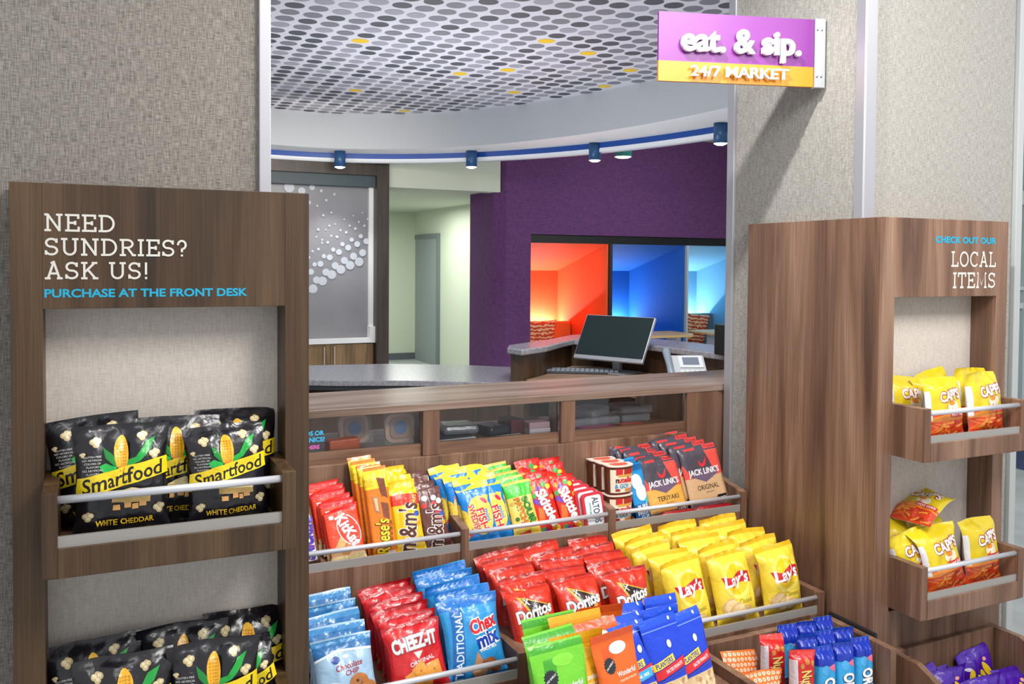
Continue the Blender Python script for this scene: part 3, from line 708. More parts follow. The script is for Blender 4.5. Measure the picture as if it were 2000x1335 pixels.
# ------------------------------------------------------------------ hanging blade sign
t = thing('blade_sign', 'purple and orange sign with raised white letters fixed to the right wall', 'sign', (1.99, 2.06, 2.142))
ang = math.atan2(2.06-2.196, 1.99-1.513); t.rotation_euler = (0, 0, ang); ORG[t.name] = (0, 0, 0)
Ws = .496; o = (0, 0, 0)
b = MB(); b.box(-Ws, 0, 0, .012, -.032, .113, plain('#7d2a88', .35)); b.build('purple_panel', t, org=o)
b = MB(); b.box(-Ws, 0, 0, .012, -.0925, -.032, plain('#dc8c12', .35)); b.build('orange_panel', t, org=o)
b = MB(); b.box(0.001, .036, -.008, .014, -.096, .116, plain('#c4c8cc', .3, .7)); b.build('bracket', t, org=o, bevel=.002)
for x, z in ((.008, .08), (.022, .08), (.008, -.062), (.022, -.062)):
    b = MB(); b.lathe([(0, .003), (.003, .002), (.0035, 0)], (0, 0, 0), plain('#8d9298', .3, .8), 10)
    b.v = [(x+p[0], -.008-p[2], z+p[1]) for p in b.v]; b.build('screw', t, org=o)
def ext(s, x0, x1, z, h, y0, y1, bold):
    q = text_part('lettering', t, s, x0, y0, z, h, plain('#f4f4f8', .5), bold, width=x1-x0, depth=y1-y0); return q
RES[0] = 8
ext('eat. & sip.', -.43, -.048, -.001, .068, -.018, -.004, .042)
ext('24/7 MARKET', -.40, -.088, -.077, .031, -.018, -.008, .012)
RES[0] = 3

# ------------------------------------------------------------------ packaging: shaped bags with printed fronts
def cl(x, a=0., b=1.): return max(a, min(b, x))
class Pack:
    def __init__(s, W, H, T, kind, seed):
        s.W, s.H, s.T, s.k, s.s = W, H, T, kind, seed
        rr = random.Random(seed*13+5)
        s.curl = rr.uniform(-.4, 1.3); s.tw = rr.uniform(-1.8, 1.8); s.ph = rr.uniform(0, 6)
        s.cam = rr.uniform(.3, 1.0)
    def g(s, v):
        if s.k == 'pillow':
            return (math.sin(PI/2*cl((v-.045)/.30))*math.sin(PI/2*cl((.945-v)/.36)))**.72
        if s.k == 'pouch':
            return math.sin(PI/2*cl((v+.01)/.10))**.7*math.sin(PI/2*cl((.86-v)/.72))**.85
        if s.k == 'roll':
            return (math.sin(PI/2*cl((v-.03)/.08))*math.sin(PI/2*cl((.93-v)/.10)))**.6
        return (math.sin(PI/2*cl((v-.05)/.09))*math.sin(PI/2*cl((.95-v)/.09)))**.6
    def a(s, u):
        p, q = {'pillow': (2.6, .62), 'pouch': (3.2, .6), 'roll': (3.5, .5), 'bar': (8, .6)}[s.k]
        return max(0., 1-abs(u)**p)**q
    def pt(s, x, y, e=0., side=-1):
        W, H, T = s.W, s.H, s.T
        u = cl(2*x/W, -1, 1); v = cl(y/H)
        g = s.g(v); a = s.a(u)
        h = T/2*a*g
        amp = T*(.21 if s.k == 'pillow' else .07 if s.k == 'bar' else .10)
        n = noise.noise(Vector((u*1.7+s.s*3.1, v*2.6, s.s*1.7+side)))
        n2 = noise.noise(Vector((u*4+s.s, v*5, s.s*2.3+side*3)))
        h += amp*(n+.45*n2)*a*min(1, g*1.6)
        # pinch creases fanning out of the crimped ends
        for vs, f in ((.05, 5.5), (.95, 6.5)):
            d = abs(v-vs)
            if d < .4 and s.k in ('pillow', 'roll'): h += T*.075*math.sin(u*f*2+s.ph+vs*9)*math.exp(-d*9)*min(1, d*22)*a
        h = max(h, .0004)
        wf = 1-(.085*g if s.k == 'pillow' else .05*g if s.k in ('pouch', 'roll') else .01*g)
        ec = 1+.02*noise.noise(Vector((v*4, s.s*5., u*.2)))
        off = s.curl*max(0, v-.80)**2*H*2.2 + s.tw*u*max(0, v-.72)**2*W*.9 + (W*.035*math.sin(u*3.3+s.ph)*max(0, v-.82)/.18 if s.k == 'pillow' else 0)
        yy = side*(h+e)+off
        zz = y - s.cam*.012*(W/.15)*(1-g)*0 - (.03*H*(u*u)*max(0, v-.6) if s.k == 'pillow' else 0)
        return (x*wf*ec, yy, zz)
    def nrm(s, x, y, side=-1):
        d = .0015
        p = Vector(s.pt(x, y, 0, side)); q = Vector(s.pt(min(x+d, s.W/2), y, 0, side))-Vector(s.pt(max(x-d, -s.W/2), y, 0, side))
        r = Vector(s.pt(x, min(y+d, s.H), 0, side))-Vector(s.pt(x, max(y-d, 0), 0, side))
        n = q.cross(r)
        if n.length < 1e-12: return Vector((0, side, 0))
        n.normalize()
        return n if n.y*side > 0 else -n
def clip(poly, ax, val, keep):
    out = []
    for i in range(len(poly)):
        p, q = poly[i-1], poly[i]
        a = (p[ax]-val)*keep >= 0; b2 = (q[ax]-val)*keep >= 0
        if a != b2:
            t = (val-p[ax])/(q[ax]-p[ax]); out.append((p[0]+(q[0]-p[0])*t, p[1]+(q[1]-p[1])*t))
        if b2: out.append(q)
    return out
class Art:
    def __init__(s, r): s.r = r; s.L = []; s.n = 0
    def poly(s, pts, c):
        s.n += 1
        if len(pts) > 4:
            tr = tessellate_polygon([[Vector((p[0], p[1], 0)) for p in pts]]); s.L += [([pts[i] for i in t], c, s.n) for t in tr]
        else: s.L.append((list(pts), c, s.n))
        return s
    def stretch(s, k): s.L = [([(x, y*k) for x, y in p], c, n) for p, c, n in s.L]; return s
    def R(s, x0, y0, x1, y1, c): return s.poly([(x0, y0), (x1, y0), (x1, y1), (x0, y1)], c)
    def E(s, cx, cy, rx, ry, c, rot=0, n=18, a0=0, a1=360):
        ca, sa = math.cos(math.radians(rot)), math.sin(math.radians(rot))
        pts = [(rx*math.cos(math.radians(a0+(a1-a0)*k/n)), ry*math.sin(math.radians(a0+(a1-a0)*k/n))) for k in range(n)]
        return s.poly([(cx+x*ca-y*sa, cy+x*sa+y*ca) for x, y in pts], c)
    def T(s, t, cx, cy, h, c, rot=0, bold=.03, shear=0, sx=1, ol=None, width=None):
        if ol: s.T(t, cx, cy, h, ol[0], rot, bold+ol[1], shear, sx, None, width)
        vs, fs, wd = text_tris(t, bold); s.n += 1
        if width: sx = width/(max(wd, .01)*h)
        ca, sa = math.cos(math.radians(rot)), math.sin(math.radians(rot))
        P = []
        for x, y in vs:
            X = (x+shear*y)*h*sx; Y = y*h; P.append((cx+X*ca-Y*sa, cy+X*sa+Y*ca))
        for f in fs: s.L.append(([P[i] for i in f], c, s.n))
        return s
def pack_mesh(name, P, base, art, back=None, nu=12, nv=15):
    W, H = P.W, P.H; r = H/W
    V = []; N = []; F = []; M = []; mats = []
    def mi(c):
        m = c if not isinstance(c, str) else foil(c)
        if m not in mats: mats.append(m)
        return mats.index(m)
    kb, kk = mi(base), mi(back or base)
    for side, k in ((-1, kb), (1, kk)):
        o = len(V)
        for j in range(nv+1):
            for i in range(nu+1):
                x = -W/2+W*i/nu; y = H*j/nv
                V.append(P.pt(x, y, 0, side)); N.append(P.nrm(x, y, side))
        for j in range(nv):
            for i in range(nu):
                q = (o+j*(nu+1)+i, o+j*(nu+1)+i+1, o+(j+1)*(nu+1)+i+1, o+(j+1)*(nu+1)+i)
                if side < 0: F += [(q[0], q[1], q[2]), (q[0], q[2], q[3])]; M += [k, k]
                else: F.append(q[::-1]); M.append(k)
    # rim strips so that the pack is closed
    o2 = (nv+1)*(nu+1)
    rim = [i for i in range(nu+1)]+[j*(nu+1)+nu for j in range(1, nv+1)]+[nv*(nu+1)+i for i in range(nu-1, -1, -1)]+[j*(nu+1) for j in range(nv-1, 0, -1)]
    for i in range(len(rim)):
        a, c = rim[i], rim[(i+1) % len(rim)]; F.append((c, a, a+o2, c+o2)); M.append(kk)
    E0 = .0004; E1 = .00005
    for pts, c, lay in art.L:
        k = mi(c); pts = [(x*W, y*W) for x, y in pts]
        if sum((pts[i-1][0]*pts[i][1]-pts[i][0]*pts[i-1][1]) for i in range(len(pts))) < 0: pts = pts[::-1]
        x0 = max(min(p[0] for p in pts), -W/2*.998); x1 = min(max(p[0] for p in pts), W/2*.998)
        y0 = max(min(p[1] for p in pts), H*.002); y1 = min(max(p[1] for p in pts), H*.998)
        if x1 <= x0 or y1 <= y0: continue
        for i in range(int((x0+W/2)/W*nu), min(nu-1, int((x1+W/2)/W*nu))+1):
            q = clip(clip(pts, 0, max(-W/2+W*i/nu, -W/2*.998), 1), 0, min(-W/2+W*(i+1)/nu, W/2*.998), -1)
            if len(q) < 3: continue
            for j in range(int(y0/H*nv), min(nv-1, int(y1/H*nv))+1):
                p2 = clip(clip(q, 1, max(H*j/nv, H*.002), 1), 1, min(H*(j+1)/nv, H*.998), -1)
                if len(p2) < 3: continue
                # both triangles of the cell, so that the print lies parallel to the facets
                c00 = P.pt(-W/2+W*i/nu, H*j/nv); c10 = P.pt(-W/2+W*(i+1)/nu, H*j/nv); c01 = P.pt(-W/2+W*i/nu, H*(j+1)/nv); c11 = P.pt(-W/2+W*(i+1)/nu, H*(j+1)/nv)
                uv = [((x+W/2)/W*nu-i, y/H*nv-j) for x, y in p2]
                dv = [(u-v, u, v) for u, v in uv]
                for sgn in (1, -1):
                    tri = clip(dv, 0, 0., sgn)
                    if len(tri) < 3: continue
                    ul = [(dvi[0], dvi[1]) for dvi in tri]
                    o = len(V)
                    for w_, u in ul:
                        v = u-w_
                        if sgn > 0: pp = [c00[d]+u*(c10[d]-c00[d])+v*(c11[d]-c10[d]) for d in range(3)]
                        else: pp = [c00[d]+v*(c01[d]-c00[d])+u*(c11[d]-c01[d]) for d in range(3)]
                        x, y = -W/2+W*(i+u)/nu, H*(j+v)/nv
                        n = P.nrm(x, y); e = E0+E1*lay
                        V.append((pp[0]+n.x*e, pp[1]+n.y*e, pp[2]+n.z*e)); N.append(n)
                    F.append(tuple(range(o, o+len(tri)))); M.append(k)
    me = bpy.data.meshes.new(name); me.from_pydata(V, [], F)
    for m in mats: me.materials.append(m)
    me.polygons.foreach_set('material_index', M); me.polygons.foreach_set('use_smooth', [True]*len(F))
    me.validate(); me.normals_split_custom_set_from_vertices([tuple(n) for n in N])
    return me

WHT = '#f4f2ee'
def popcorn(a, cx, cy, s):
    for dx, dy, q in ((-.5, .1, .62), (.45, .25, .6), (0, -.45, .6), (.05, .5, .5), (.1, 0, .6)): a.E(cx+dx*s, cy+dy*s, q*s, q*s*.9, '#cbb583', n=12)
    a.n += 1
    for dx, dy, q in ((-.45, .22, .38), (.38, .36, .36), (.02, -.3, .34)): a.E(cx+dx*s, cy+dy*s, q*s, q*s*.9, '#e8d9ae', n=12)
def art_popcorn():
    a = Art(1.24); r = 1.24
    for x, y, s in ((-.27, 1.06, .06), (.22, 1.1, .055), (.36, .90, .058), (-.36, .27, .055), (.40, .30, .06), (-.41, .93, .03)): popcorn(a, x, y, s)
    a.poly([(.06, .84), (.16, .88), (.25, 1.03), (.36, 1.09), (.31, .95), (.2, .83), (.05, .77)], '#17a53c')
    a.poly([(-.06, .77), (-.17, .88), (-.2, 1.0), (-.12, .93), (-.02, .82)], '#12862f')
    a.poly([(-.10, .70), (-.2, .72), (-.25, .80), (-.17, .83), (-.06, .78)], '#1fb548')
    a.E(.0, .92, .085, .19, '#f2b71f')
    for i in range(4):
        for j in range(8): a.E(-.05+.033*i, .81+.032*j, .011, .011, '#d98f16', n=6)
    a.poly([(-.055, .79), (.055, .79), (0, .66)], '#e07f1a')
    a.poly([(-.48, .47), (.49, .68), (.48, .87), (-.46, .68)], '#f0d21c')
    a.T('Smartfood', .01, .675, .15, '#17120f', 11.5, .025, .2, width=.86)
    a.poly([(-.12, .48), (.1, .56), (.32, .50), (.30, .43), (-.12, .45)], '#ecd9a0'); a.poly([(-.12, .48), (-.12, .41), (.30, .38), (.30, .44)], '#c9a45c')
    for x, y in ((-.06, .35), (.06, .37), (.14, .35), (.22, .37)): a.R(x-.035, y-.025, x+.035, y+.03, '#d9a05a')
    a.T('WHITE CHEDDAR', .02, .2, .058, '#e9bd1d', 0, .02, width=.62)
    for i, tx in enumerate(('GLUTEN FREE', 'NO ARTIFICIAL', 'COLORS OR', 'FLAVORS', 'NO ARTIFICIAL', 'FLAVORS')): a.T(tx, -.31, .90-.035*i, .02, '#d8d6d0', 0, 0)
    a.T('NET WT. 2/3 OZ', .15, .07, .02, '#b9b7b0', 0, 0)
    return a
def art_doritos():
    a = Art(1.465)
    a.R(-.5, 1.42, .5, 1.47, '#9c1c16'); a.R(-.5, 1.37, .5, 1.42, '#c42a1a')
    a.poly([(-.3, 1.27), (.42, 1.0), (.06, .56)], '#e8b23c'); a.poly([(-.22, 1.22), (.36, 1.0), (.07, .64)], '#33262a')
    a.poly([(.06, .56), (.11, .57), (.30, .92), (.24, .92)], '#f39a35')
    a.T('Doritos', 0, .95, .20, WHT, 8, .05, .15, width=.80, ol=('#4a4446', .06))
    a.T('X', -.14, 1.14, .12, '#f7efe6', 0, .02)
    for i in range(4): a.R(.26, .52+.035*i, .42, .54+.035*i, '#f0c9bd')
    a.E(0, .2, .42, .16, '#d9391f'); a.poly([(-.3, .12), (-.05, .30), (.0, .1)], '#e8902c'); a.poly([(.0, .12), (.2, .30), (.32, .1)], '#d97c24')
    return a
def art_lays():
    a = Art(1.333)
    a.R(-.5, 1.26, .5, 1.34, '#dcae1c')
    a.E(.0, .80, .33, .34, '#f8e36a', n=26); a.E(.0, .82, .27, .28, '#f1c81c', n=26)
    a.poly([(-.36, .90), (-.30, .72), (-.12, .68), (.12, .76), (.36, .72), (.36, .92), (.12, .96), (-.12, .86)], '#c8182a')
    a.T("Lay's", .0, .825, .2, WHT, 4, .045, .12, width=.62)
    a.T('Classic', .12, .42, .085, '#8a7a1c', 3, 0, .1)
    for x, y, q in ((-.26, .36, .17), (-.1, .26, .18), (.1, .2, .16)): a.E(x, y, q, q*.85, '#e3b878', 20, n=16); a.E(x+.02, y+.01, q*.8, q*.62, '#f0d59c', 20, n=16)
    return a
def art_cheez():
    a = Art(1.12)
    a.R(-.5, 1.03, .5, 1.12, '#b01820')
    a.poly([(-.36, .88), (.40, .92), (.46, .80), (.38, .66), (-.36, .62), (-.42, .75)], '#b8141d')
    a.T('CHEEZ-IT', .0, .775, .2, WHT, 3, .05, width=.82, ol=('#8d8f94', .05))
    a.poly([(-.05, .62), (.12, .62), (.02, .5)], '#f3d8d2')
    a.T('ORIGINAL', .08, .47, .065, '#f4dada', 8, .03, width=.46)
    for x, y, ro in ((-.12, .22, 20), (.1, .18, -12), (.27, .30, 8), (.02, .32, 30)):
        c, s2 = math.cos(math.radians(ro))*.12, math.sin(math.radians(ro))*.12
        a.poly([(x+c-s2, y+c+s2), (x-c-s2, y+c-s2), (x-c+s2, y-c-s2), (x+c+s2, y-c+s2)], '#e29a3f'); a.E(x, y, .02, .02, '#b96e22', n=8)
    a.R(-.40, .05, -.2, .12, '#f0d97c')
    return a
def art_chex():
    a = Art(1.22)
    a.R(-.5, 1.08, .5, 1.22, '#1f6fc0'); a.poly([(-.46, 0), (-.24, 0), (-.14, 1.08), (-.34, 1.08)], '#1668b4')
    a.T('TRADITIONAL', -.28, .53, .125, '#dcecf7', 83, .02, width=1.0)
    a.T('Chex', .18, .80, .19, '#d8202c', 10, .06, width=.50, ol=(WHT, .09))
    a.T('mix', .22, .58, .2, '#1b3fa6', 10, .06, width=.42, ol=(WHT, .09))
    a.T('SNACK MIX', .2, .43, .04, WHT, 6, .02)
    a.poly([(-.12, .12), (.0, .42), (.14, .16)], '#c98f66'); a.E(.18, .2, .14, .1, '#a8653a'); a.E(.02, .12, .12, .09, '#d9a57a'); a.E(.3, .12, .09, .08, '#7d4a2c')
    a.R(-.5, 0, .5, .06, '#0f5aa3')
    return a
def art_cookie():
    a = Art(1.05)
    a.poly([(-.5, .78), (-.1, .88), (.5, .84), (.5, 1.05), (-.5, 1.05)], '#2b6ea8'); a.R(-.5, .97, .5, 1.05, '#3f86bd')
    a.poly([(-.5, .74), (-.1, .85), (.5, .80), (.5, .84), (-.1, .88), (-.5, .78)], '#e4eef5')
    a.E(-.16, .73, .075, .06, '#1d3f9a'); a.E(.02, .76, .05, .03, '#e8e9f0')
    a.T('Chocolate', .06, .62, .085, '#a8222c', 6, .02, .15, width=.46); a.T('CHIP', .1, .52, .075, '#a8222c', 6, .02, .1)
    for x, y, q in ((.2, .34, .17), (.34, .22, .16), (.08, .2, .15)): a.E(x, y, q, q*.82, '#b9753c', n=16); a.E(x-.03, y+.03, .03, .025, '#5a3018', n=8); a.E(x+.05, y-.03, .03, .025, '#5a3018', n=8)
    a.E(-.25, .36, .12, .05, '#dfe9f2'); a.T('MINI', .33, .12, .07, '#f2e3da', 0, .03, ol=('#b83a24', .08))
    return a
def art_kitkat():
    a = Art(1.55)
    a.R(-.47, .28, .47, 1.42, '#f04a26'); a.R(-.5, 0, .5, .22, '#f2dca0'); a.poly([(-.47, .22), (.47, .22), (.47, .34), (-.1, .44), (-.47, .34)], '#f0b98a')
    a.poly([(-.45, .30), (-.1, .78), (.0, .55), (-.2, .24)], '#e0b06a'); a.poly([(-.2, .26), (.1, .6), (.22, .40), (.0, .2)], '#c98a4e')
    a.E(.14, .88, .30, .46, WHT, 22, n=28); a.E(.14, .88, .275, .43, '#ee3d20', 22, n=28)
    a.T('KitKat', .13, .88, .30, WHT, -66, .05, .1, width=.95, ol=('#b81a14', .04))
    a.R(-.36, 1.24, -.24, 1.34, '#dfe6f0'); a.T('MILK', -.05, .1, .05, '#9a6a30', 0, .02)
    return a
def art_reese():
    a = Art(3.5)
    a.R(-.5, 2.75, .5, 3.5, '#f7d81f'); a.R(-.42, 2.85, -.1, 3.2, '#f0c020')
    a.poly([(.02, 3.2), (.34, 3.12), (.40, 2.3), (.12, 2.5)], '#8b4a2e'); a.poly([(.08, 2.2), (.38, 2.1), (.36, 1.45), (.1, 1.6)], '#8b4a2e'); a.poly([(-.28, 2.45), (.02, 2.42), (.02, 1.75), (-.22, 1.85)], '#b9805a'); a.poly([(-.2, 2.4), (-.05, 2.38), (-.05, 1.85), (-.15, 1.9)], '#e8c08a')
    for k in range(9): a.R(.14, 2.42+.08*k, .36, 2.44+.08*k, '#6d3822')
    a.T("Reese's", -.02, .86, .52, '#f7dc2a', 84, .03, .15, width=1.35, ol=('#5a2a12', .06))
    a.T('PEANUT BUTTER CUPS', .33, .95, .12, '#5a2a12', 84, .02, width=.95)
    a.R(.1, .12, .42, .26, '#c9c2b4')
    return a
def art_mm(base, patch):
    a = Art(2.1)
    if patch: a.poly([(-.5, 1.55), (.5, 1.5), (.5, 1.85), (-.5, 1.9)], '#e23a22'); a.T('PEANUT', .28, 1.52, .12, '#f7d83a', 75, .03)
    else:
        for x, y, c in ((-.2, 1.85, '#d8d6d2'), (.15, 1.8, '#e9e6e2'), (-.3, 1.6, '#c83a3a'), (.1, 1.58, '#d9484a'), (.34, 1.66, '#efe9e4')): a.E(x, y, .12, .1, c)
        a.E(.22, 1.2, .22, .16, '#c8403c')
    a.T("m&m's", -.04, .85, .60, '#5a2f22', 78, .035, width=1.5, ol=(WHT, .05))
    a.E(.34, 1.2, .09, .09, '#2a5fc0'); a.E(.36, .9, .08, .08, '#e8a02a'); a.E(.36, .4, .1, .08, '#c9824a')
    return a
def art_fish():
    a = Art(1.75)
    a.R(-.5, 1.55, .5, 1.75, '#f0d23a')
    a.E(.05, .78, .42, .55, '#f4d35a', n=24); a.poly([(-.5, .1), (-.3, .5), (-.38, .95), (-.5, 1.05)], '#f2cf4a'); a.poly([(.2, 1.35), (.42, 1.3), (.36, 1.1), (.24, 1.14)], '#f2d04c')
    a.E(.24, 1.17, .13, .06, '#d9305c', -40); a.E(-.32, .34, .12, .06, '#d9305c', 30)
    a.T('SWEDISH', -.17, .72, .19, '#d8283c', -84, .04, width=.82, ol=('#f8ecd0', .05)); a.T('FISH', .08, .66, .24, '#d8283c', -84, .04, width=.62, ol=('#f8ecd0', .05))
    a.T('mini', .27, .75, .15, '#2a86d8', -84, .03)
    return a
def art_sour():
    a = Art(1.72)
    a.R(-.5, 1.30, .5, 1.72, '#46c83a'); a.R(-.5, 0, .5, .2, '#e6c43a'); a.poly([(-.4, .12), (.1, .2), (.14, .02), (-.3, .02)], '#d0453c')
    a.T('SOUR', .2, .82, .24, '#2f8f2a', -80, .05, width=.92, ol=('#1c3a14', .05)); a.T('PATCH', -.1, .86, .2, '#ea8a24', -80, .05, width=.85, ol=('#3a2410', .05))
    for x, y, c in ((-.3, .6, '#3a6f24'), (-.14, .42, '#d86a8a'), (.36, .5, '#4a8f2c'), (-.36, 1.1, '#c8a83a')): a.E(x, y, .08, .07, c)
    return a
def art_skittles():
    a = Art(2.05)
    for i, (x, y, c) in enumerate([(-.3, 1.8, '#f0902a'), (-.12, 1.72, '#6b3aa8'), (.14, 1.82, '#3ba84a'), (.32, 1.72, '#f2d03a'), (-.36, 1.5, '#3ba84a'), (-.34, .2, '#3ba84a'), (-.2, .12, '#7a3aa8'), (.3, .14, '#f2d03a'), (.14, .2, '#f0902a'), (.38, 1.3, '#f0902a')]): a.E(x, y, .11, .1, c)
    a.poly([(-.5, 1.25), (-.2, 1.05), (-.1, 1.2), (-.44, 1.42)], '#7a44b4'); a.poly([(-.46, .5), (-.2, .42), (-.16, .95), (-.36, 1.05)], '#f0742a')
    a.T('Skittles', .08, .95, .42, WHT, -76, .06, .1, width=1.45, ol=('#a8141a', .05))
    return a
def art_gum():
    a = Art(2.9)
    a.R(-.5, 2.6, .5, 2.9, '#1a6aa8'); a.E(-.05, 2.0, .34, .42, '#eef3f6', n=22); a.E(.08, 1.45, .34, .45, '#e4ebf0', n=22)
    a.R(-.5, 0, .5, .85, '#0e5f9c'); a.T('PURE', .0, .72, .2, WHT, 6, .03); a.T('FRESH', .0, .42, .2, WHT, 6, .03); a.T('GUM', .05, .2, .17, '#cfe4f2', 6, .03); a.E(.3, 1.0, .12, .14, '#3fc0c8')
    return a
def art_jerky(name, body):
    a = Art(1.32)
    a.R(-.5, 0, .5, .62, body); a.R(-.5, 0, .5, .13, '#7d6a72'); a.R(-.5, 1.16, .5, 1.32, '#4b4652')
    a.poly([(.12, 1.16), (.5, 1.16), (.5, .62), (.3, .62)], '#e8544a'); a.poly([(-.5, .95), (-.32, .62), (-.5, .62)], '#e0463c')
    a.poly([(-.32, .64), (0, .50), (.34, .64), (.34, .78), (-.34, .78)], '#6d5a72')
    a.poly([(-.1, .98), (.0, .88), (.14, 1.04), (.08, .86), (.0, .82), (-.08, .86)], '#d93038')
    a.T("JACK LINK'S", .0, .735, .12, WHT, 0, .03, width=.80)
    a.T(name, .02, .40, .1, '#2e2420', 0, .01, width=.56); a.T('BEEF JERKY', .05, .29, .03, '#6a5a48', 0, 0)
    a.R(.2, .04, .46, .19, '#1d1a1c'); a.T('12g PROTEIN', .33, .115, .05, WHT, 0, .02, width=.22)
    a.R(-.36, 1.20, -.08, 1.255, '#d23a3c'); a.R(.14, 1.19, .46, 1.29, '#e0403e'); a.T('Protein', .3, 1.24, .06, '#3a2a30', 0, .02)
    return a
def art_nut(base, dark, kind):
    a = Art(1.5)
    a.R(-.5, 1.4, .5, 1.5, dark); a.poly([(-.3, .95), (-.08, .98), (-.05, 1.3), (-.28, 1.28)], dark)
    a.E(.08, 1.24, .2, .1, WHT if kind == 'o' else base)
    pts = []
    for k in range(32):
        q = .115 if k % 2 else .14; pts.append((-.2+q*math.cos(2*PI*k/32), 1.0+q*math.sin(2*PI*k/32)))
    a.poly(pts, '#22262c'); a.T('NO SHELLS', -.2, 1.0, .03, WHT, 30, .02)
    a.T('Wonderful', .15, .84, .085, WHT, 2, .02, width=.46); a.T('ROASTED & SALTED', .16, .73, .032, '#f2eed2', 2, .01)
    for x, y in ((-.1, .2), (.05, .26), (.2, .2), (.0, .1), (.14, .1), (-.22, .1), (.3, .1)): a.E(x, y, .075, .05, '#c98f4a', 30); a.E(x+.02, y+.01, .045, .03, '#dcae6a', 30)
    return a
def art_peanut():
    a = Art(1.7)
    a.R(-.5, 1.55, .5, 1.7, '#1a4fd8'); a.R(-.5, 1.48, .5, 1.5, '#6f93f0')
    a.R(-.5, 0, .5, .58, '#d8b88c')
    rr = random.Random(4)
    for k in range(46): a.n = 6+k % 9; a.E(rr.uniform(-.44, .44), rr.uniform(.04, .52), .065, .045, rr.choice(['#c9a273', '#e6cda5', '#b98e5e']), rr.uniform(0, 180), n=8)
    a.n = 30
    a.poly([(-.5, .56), (.5, .70), (.5, .76), (-.5, .60)], '#2a3fb0'); a.poly([(-.42, .64), (.45, .76), (.45, .93), (-.42, .79)], '#d8222c')
    a.poly([(-.46, .80), (.16, .90), (.14, 1.03), (-.44, .93)], '#f0d02a'); a.T('PLANTERS', -.14, .915, .085, '#1a3a9c', 8, .04, width=.48)
    a.T('SALTED PEANUTS', .1, .79, .06, WHT, 8, .02, width=.5); a.E(.12, 1.2, .06, .07, '#dfe6f5'); a.E(.3, 1.62, .03, .035, '#e8eefc')
    return a.stretch(1.28)
def art_trail():
    a = art_peanut()
    a.poly([(-.30, .80), (.3, .90), (.3, 1.10), (-.3, 1.0)], '#38a8e0'); a.T('TRAIL MIX', .0, .95, .07, WHT, 7, .02, width=.42)
    return a
def art_oreo():
    a = Art(3.0)
    a.R(-.5, 2.25, .5, 3.0, '#1432a8'); a.poly([(.02, 2.2), (.34, 2.35), (.36, 2.0)], '#e86a8a'); a.E(-.1, 2.1, .18, .2, '#4aa8e0')
    a.T('OREO', .12, 1.15, .5, WHT, -86, .07, width=1.3, ol=('#0f2a6a', .08)); a.E(-.2, .5, .3, .36, '#2a2320', n=22); a.E(-.2, .5, .22, .26, '#3d332e', n=22); a.E(.2, .3, .2, .1, '#f0ede6')
    return a
def art_nb():
    a = Art(3.0)
    a.R(-.5, 0, -.28, 2.3, '#cfc8cc'); a.poly([(-.5, 2.5), (.5, 2.4), (.5, 3), (-.5, 3)], '#e8403a')
    a.T('Nutter Butter', .16, 1.0, .4, '#e8c86a', -84, .04, width=1.9, ol=('#5a1a12', .05)); a.T('PEANUT BUTTER', -.12, 1.0, .14, '#e8d0a0', -84, .02, width=1.2)
    for x, y in ((.1, 2.25), (.32, 2.2), (-.1, 2.1)): a.E(x, y, .08, .1, '#c9863c')
    return a
def art_rings():
    a = Art(1.25)
    k = 0
    for i in range(9):
        for j in range(12):
            x = -.46+.115*i+(.057 if j % 2 else 0); y = .06+.1*j
            if x < .49: a.n = 1; a.E(x, y, .042, .036, '#f4e2cc', n=10); a.n = 2; a.E(x, y, .02, .018, '#f0873a', n=8)
    a.R(-.5, 0, .5, .28, '#d9c3b0'); a.E(-.2, .18, .1, .07, '#2d2a2c'); a.E(.1, .14, .12, .07, '#e8a06a')
    return a
def art_takis():
    a = Art(1.2)
    a.R(-.5, 1.1, .5, 1.2, '#4a22a0'); a.poly([(.2, .5), (.5, .75), (.5, .2)], '#b01fb0')
    a.E(.22, 1.04, .05, .035, '#e8a08a'); a.E(-.32, .98, .1, .035, '#d8d0e8', -15)
    a.E(-.28, .84, .07, .13, '#ecc81c', -25)
    for x, y, q in ((-.1, .62, 30), (.06, .7, 10), (.2, .6, -25), (.04, .5, 0), (.2, .84, 30)): a.E(x, y, .075, .19, '#e9c41a', q); a.n += 1
    a.T('Takis', .06, .58, .25, '#f2e02a', -28, .07, .1, width=.62, ol=('#2a0a5a', .06))
    return a
def art_fries():
    a = Art(1.1)
    a.R(-.5, 0, .5, .46, '#d8421c'); a.poly([(-.5, .40), (.0, .48), (.5, .42), (.5, .36), (-.5, .33)], '#f0902a')
    a.R(-.5, .36, -.42, .9, '#e2dfe2')
    rr = random.Random(9)
    for k in range(26):
        a.n = 3+k % 6; x, y, q = rr.uniform(-.4, .4), rr.uniform(.05, .32), rr.uniform(-35, 35); c_, s_ = math.cos(math.radians(q)), math.sin(math.radians(q))
        a.poly([(x+u*c_-v*s_, y+u*s_+v*c_) for u, v in ((-.09, -.016), (.09, -.016), (.09, .016), (-.09, .016))], rr.choice(['#e8702a', '#b8301a', '#f0a040']))
    a.n = 12
    a.E(.12, .60, .16, .10, '#f4ead0'); a.E(.08, .66, .08, .05, '#f0902a'); a.poly([(-.02, .5), (.1, .58), (.06, .44)], '#e8842a')
    a.T("CAPP'S", .08, .80, .17, WHT, 6, .05, .1, width=.62, ol=('#a8202a', .08))
    a.R(.02, .40, .46, .52, '#d83a2c'); a.T('HOT FRIES', .24, .46, .065, WHT, 3, .03, width=.38)
    return a
BLK = '#17151c'
